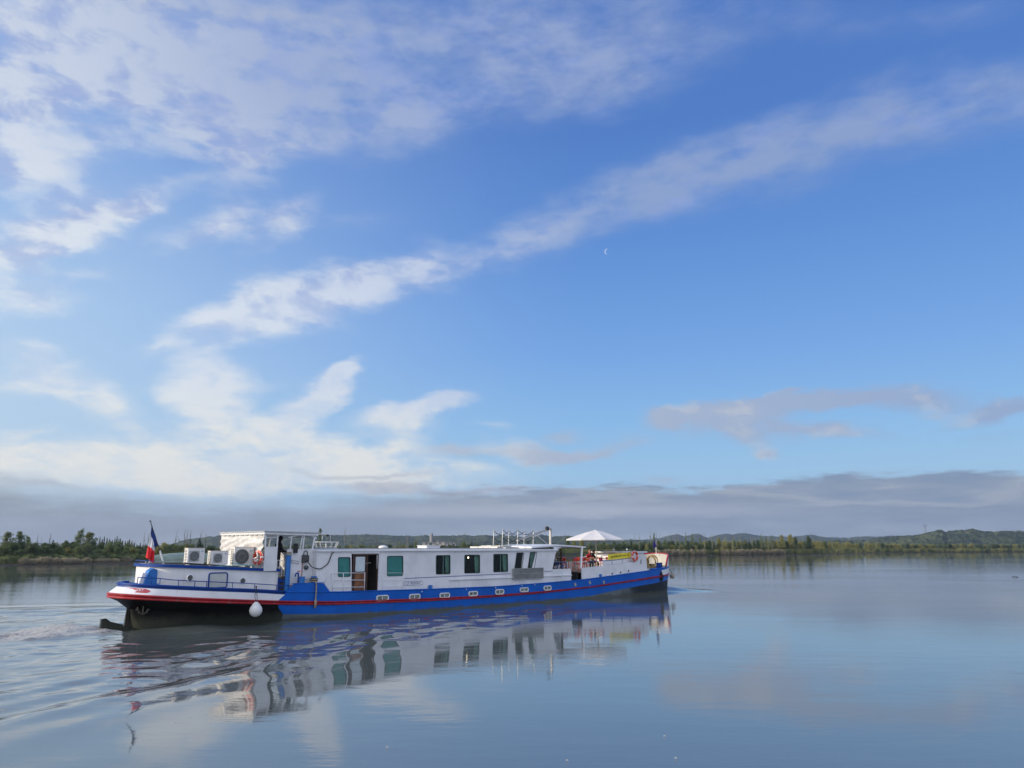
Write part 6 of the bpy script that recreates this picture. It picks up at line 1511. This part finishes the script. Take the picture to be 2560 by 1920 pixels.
def seated(lean=.12):
    j = {'hip': (None, (0, 0, .52)), 'waist': ('hip', (.02, 0, .66)), 'chest': ('waist', (.02 + lean, 0, .86)), 'neckb': ('chest', (.02 + lean * 1.5, 0, 1.02)), 'neck': ('neckb', (.03 + lean * 1.8, 0, 1.10)), 'skull': ('neck', (.05 + lean * 2, 0, 1.18))}
    r_ = {'hip': (.14, .19), 'waist': (.13, .16), 'chest': (.13, .19), 'neckb': (.08, .11), 'neck': .055, 'skull': .075}
    for sd_, y in (('R', -1), ('L', 1)):
        j.update({'knee' + sd_: ('hip', (.44, y * .12, .5)), 'ankle' + sd_: ('knee' + sd_, (.42, y * .12, .09)), 'toe' + sd_: ('ankle' + sd_, (.58, y * .13, .045)), 'sho' + sd_: ('neckb', (lean * 1.4, y * .17, .98)), 'elb' + sd_: ('sho' + sd_, (.16 + lean, y * .26, .78)), 'wri' + sd_: ('elb' + sd_, (.36 + lean, y * .14, .84))})
        r_.update({'knee' + sd_: .07, 'ankle' + sd_: .048, 'toe' + sd_: (.035, .045), 'sho' + sd_: .07, 'elb' + sd_: .052, 'wri' + sd_: .034})
        hand(j, r_, sd_, (.36 + lean, y * .14, .84), (1, -.5 * y, 0), 'wri' + sd_)
    return j, r_
j, r_ = seated()
person(pX + .15, .9, 1.70, R(-100), 'blond person in red and white jacket sitting at the table left of the parasol pole', j, r_, [REDC, GREYC, SKIN], (.29, 0, 1.24), BLOND, split=lambda c: 2 if c.x > .5 and c.z > .7 else (1 if c.z < .6 else 0))
j, r_ = seated(.05)
person(pX + .75, .95, 1.70, R(-80), 'dark clothed person sitting at the table right of the parasol pole', j, r_, [DARKC, GREYC, SKIN], (.16, 0, 1.24), mat('dark_hair', (.02, .015, .012), .8), split=lambda c: 2 if c.x > .42 and c.z > .7 else (1 if c.z < .6 else 0))

# ------------------------------------------------------------------ far structures
def tower_at(px, base_y, top_y, D, w_px):
    b_ = at_y(px, base_y, D); t_ = at_y(px, top_y, D); return b_, t_.z - b_.z, w_px / F * D
SILO = mat('pale_concrete', (.5, .45, .36), .8, var=.1, vscale=.3); SILD = mat('dark_concrete', (.16, .17, .19), .8, var=.1, vscale=.3)
b_, h_, w_ = tower_at(1078, 1356, 1333.5, 1750, 8)
t = empty('grain_silo', b_, 0, 'tall pale concrete silo tower above the far village', 'tower'); a = MB(); a.box(-w_ * .5, w_ * .12, -4, 6, 0, h_ - 2); a.build('tower_body', SILO, t)
a = MB(); a.box(w_ * .12, w_ * .5, -3.5, 5, 0, h_ - 1); a.build('stair_shaft', SILD, t); a = MB(); a.box(w_ * .3, w_ * .42, -1, 1, h_ - 1, h_ + 2.5); a.build('lift_head', SILD, t)
a = MB(); a.box(-w_ * .42, w_ * .1, -3, 5, h_ - 2, h_ - 1.2); a.build('parapet', SILO, t)
HW = mat('house_wall', (.5, .46, .4), .9, var=.1, objrand=[(.5, .46, .4), (.42, .36, .3), (.55, .53, .5)]); HR = mat('house_roof', (.2, .12, .09), .9, var=.1, objrand=[(.22, .12, .08), (.15, .14, .14)])
HG = mat('house_window', (.04, .045, .05), .3)
def house(px, py, D, w, h, label, grp):
    p = at_y(px, py, D); w *= .42; h *= .6; t = empty('house', p, random.uniform(-.4, .4), label, 'house', grp)
    d = w * .7; a = MB(); a.box(-w / 2, w / 2, -d / 2, d / 2, -3, h); a.build('wall', HW, t)
    a = MB(); a.add([(-w / 2 - .5, -d / 2 - .5, h), (w / 2 + .5, -d / 2 - .5, h), (w / 2 + .5, d / 2 + .5, h), (-w / 2 - .5, d / 2 + .5, h), (-w / 2 - .5, 0, h + d * .3), (w / 2 + .5, 0, h + d * .3)], [(0, 1, 5, 4), (3, 4, 5, 2), (0, 4, 3), (1, 2, 5), (0, 3, 2, 1)]); a.build('roof', HR, t)
    for k in (-.3, 0, .3): a = MB(); a.box(w * k - .6, w * k + .6, -d / 2 - .05, -d / 2 + .05, h * .4, h * .4 + 1.4); a.build('window', HG, t)
hl = ['house left of the silo, largest of the far village', 'house just left of the silo foot', 'house at the foot of the silo', 'low house right of the silo', 'pale house between silo and bushes', 'wide house in the middle of the far village', 'small house right of the wide one', 'house near the right end of the far village', 'last house at the right end of the far village', 'tiny house high behind the village']
for k, (px_, py_, w) in enumerate([(1060, 1362, 15), (1070, 1361, 11), (1084, 1361, 13), (1092, 1360, 12), (1100, 1361, 14), (1108, 1360, 18), (1117, 1361, 11), (1126, 1362, 13), (1136, 1362, 12), (1095, 1356, 10)]):
    house(px_, py_, 1690 - 12 * (k == 9), w, 6.5, 'far ' + hl[k] if k != 9 else hl[k], 'houses of the far village')
for k, (px_, py_, w, lb) in enumerate([(2421, 1336.5, 12, 'pale house high on the right hill'), (2438, 1344.5, 13, 'white house on the right hillside, left of a pair'), (2447, 1345, 11, 'white house on the right hillside, right of a pair')]):
    house(px_, py_, 1340 + 25 * k, w, 6, lb, 'houses on the right hill')
PYM = mat('pylon_steel', (.2, .21, .24), .6, var=.1)
def pylon(px, base_y, top_y, D, label):
    b_, h, _ = tower_at(px, base_y, top_y, D, 1); t = empty('electricity_pylon', b_, .3, label, 'pylon', 'electricity pylons on the hills'); w = h * .28; r_ = h * .010 + .1
    a = MB()
    for sx_ in (-1, 1):
        for sy_ in (-1, 1): a.tube([(sx_ * w / 2, sy_ * w / 2, -8), (sx_ * w * .2, sy_ * w * .2, h * .55), (sx_ * w * .42, 0, h)], r_, 4)
    n = 5
    for k in range(n):
        z0, z1 = h * .55 * k / n, h * .55 * (k + 1) / n; w0 = w / 2 - w * .3 * k / n; w1 = w / 2 - w * .3 * (k + 1) / n
        for s in (-1, 1): a.tube([(-s * w0, -w0, z0), (s * w1, -w1, z1)], r_ * .7, 3)
    a.build('lattice_body', PYM, t); a = MB()
    a.tube([(-w * .95, 0, h), (w * .95, 0, h)], r_, 4); a.tube([(-w * .8, 0, h * .78), (w * .8, 0, h * .78)], r_, 4); a.tube([(-w * .95, 0, h), (-w * .8, 0, h * .78)], r_, 3); a.tube([(w * .95, 0, h), (w * .8, 0, h * .78)], r_, 3); a.build('cross_arm', PYM, t)
pylon(2314, 1333, 1313, 1520, 'large lattice pylon standing on the crest of the right hill'); pylon(1866, 1336, 1326, 3550, 'faint pylon on the distant ridge behind the poplars'); pylon(2026, 1339, 1331.5, 3550, 'faint pylon on the distant ridge beside the dark dense tree'); pylon(1163, 1339, 1331, 2280, 'faint pylon on the ridge behind the barge roof, right of the silo')
# floating sticks on the water
for k, (px_, py_, lb) in enumerate([(2538, 1443, 'dark floating stick on the calm water at far right'), (1662, 1843, 'pale floating scrap in the middle foreground'), (1690, 1898, 'pale floating scrap nearest the bottom edge'), (1418, 1904, 'pale floating scrap at the bottom, left of the others'), (968, 1871, 'tiny pale floating scrap below the wheelhouse reflection')]):
    p = on_z(px_, py_); s_ = p.y / F; t = MB(); w = 5 * s_ if k else 14 * s_
    t.tube(smooth_path([(-w / 2, 0, .01), (-w * .1, .1 * w, .03 if k else .1), (w / 2, -.05 * w, .01)]), [.005 * (1 if k else 6)] * 13, 5)
    o = t.build('driftwood', mat('pale_wood', (.5, .48, .44), .8) if k else DARK); o.location = p; tag(o, lb, 'driftwood', 'scraps floating on the water')

# ------------------------------------------------------------------ the air itself
hx = MB(); hx.box(-3200, 4200, -260, 5200, -3, 175); ho = hx.build('haze', [])
hm2 = bpy.data.materials.new('river_haze'); hm2.use_nodes = True; T = NT(hm2.node_tree); T.n.clear()
vo = T.new('ShaderNodeVolumePrincipled', {'Color': (.48, .6, .85, 1), 'Density': .00012, 'Anisotropy': .2}); mo = T.n.new('ShaderNodeOutputMaterial'); T.l.new(vo, mo.inputs['Volume'])
ho.data.materials.append(hm2); tag(ho, kind='stuff')
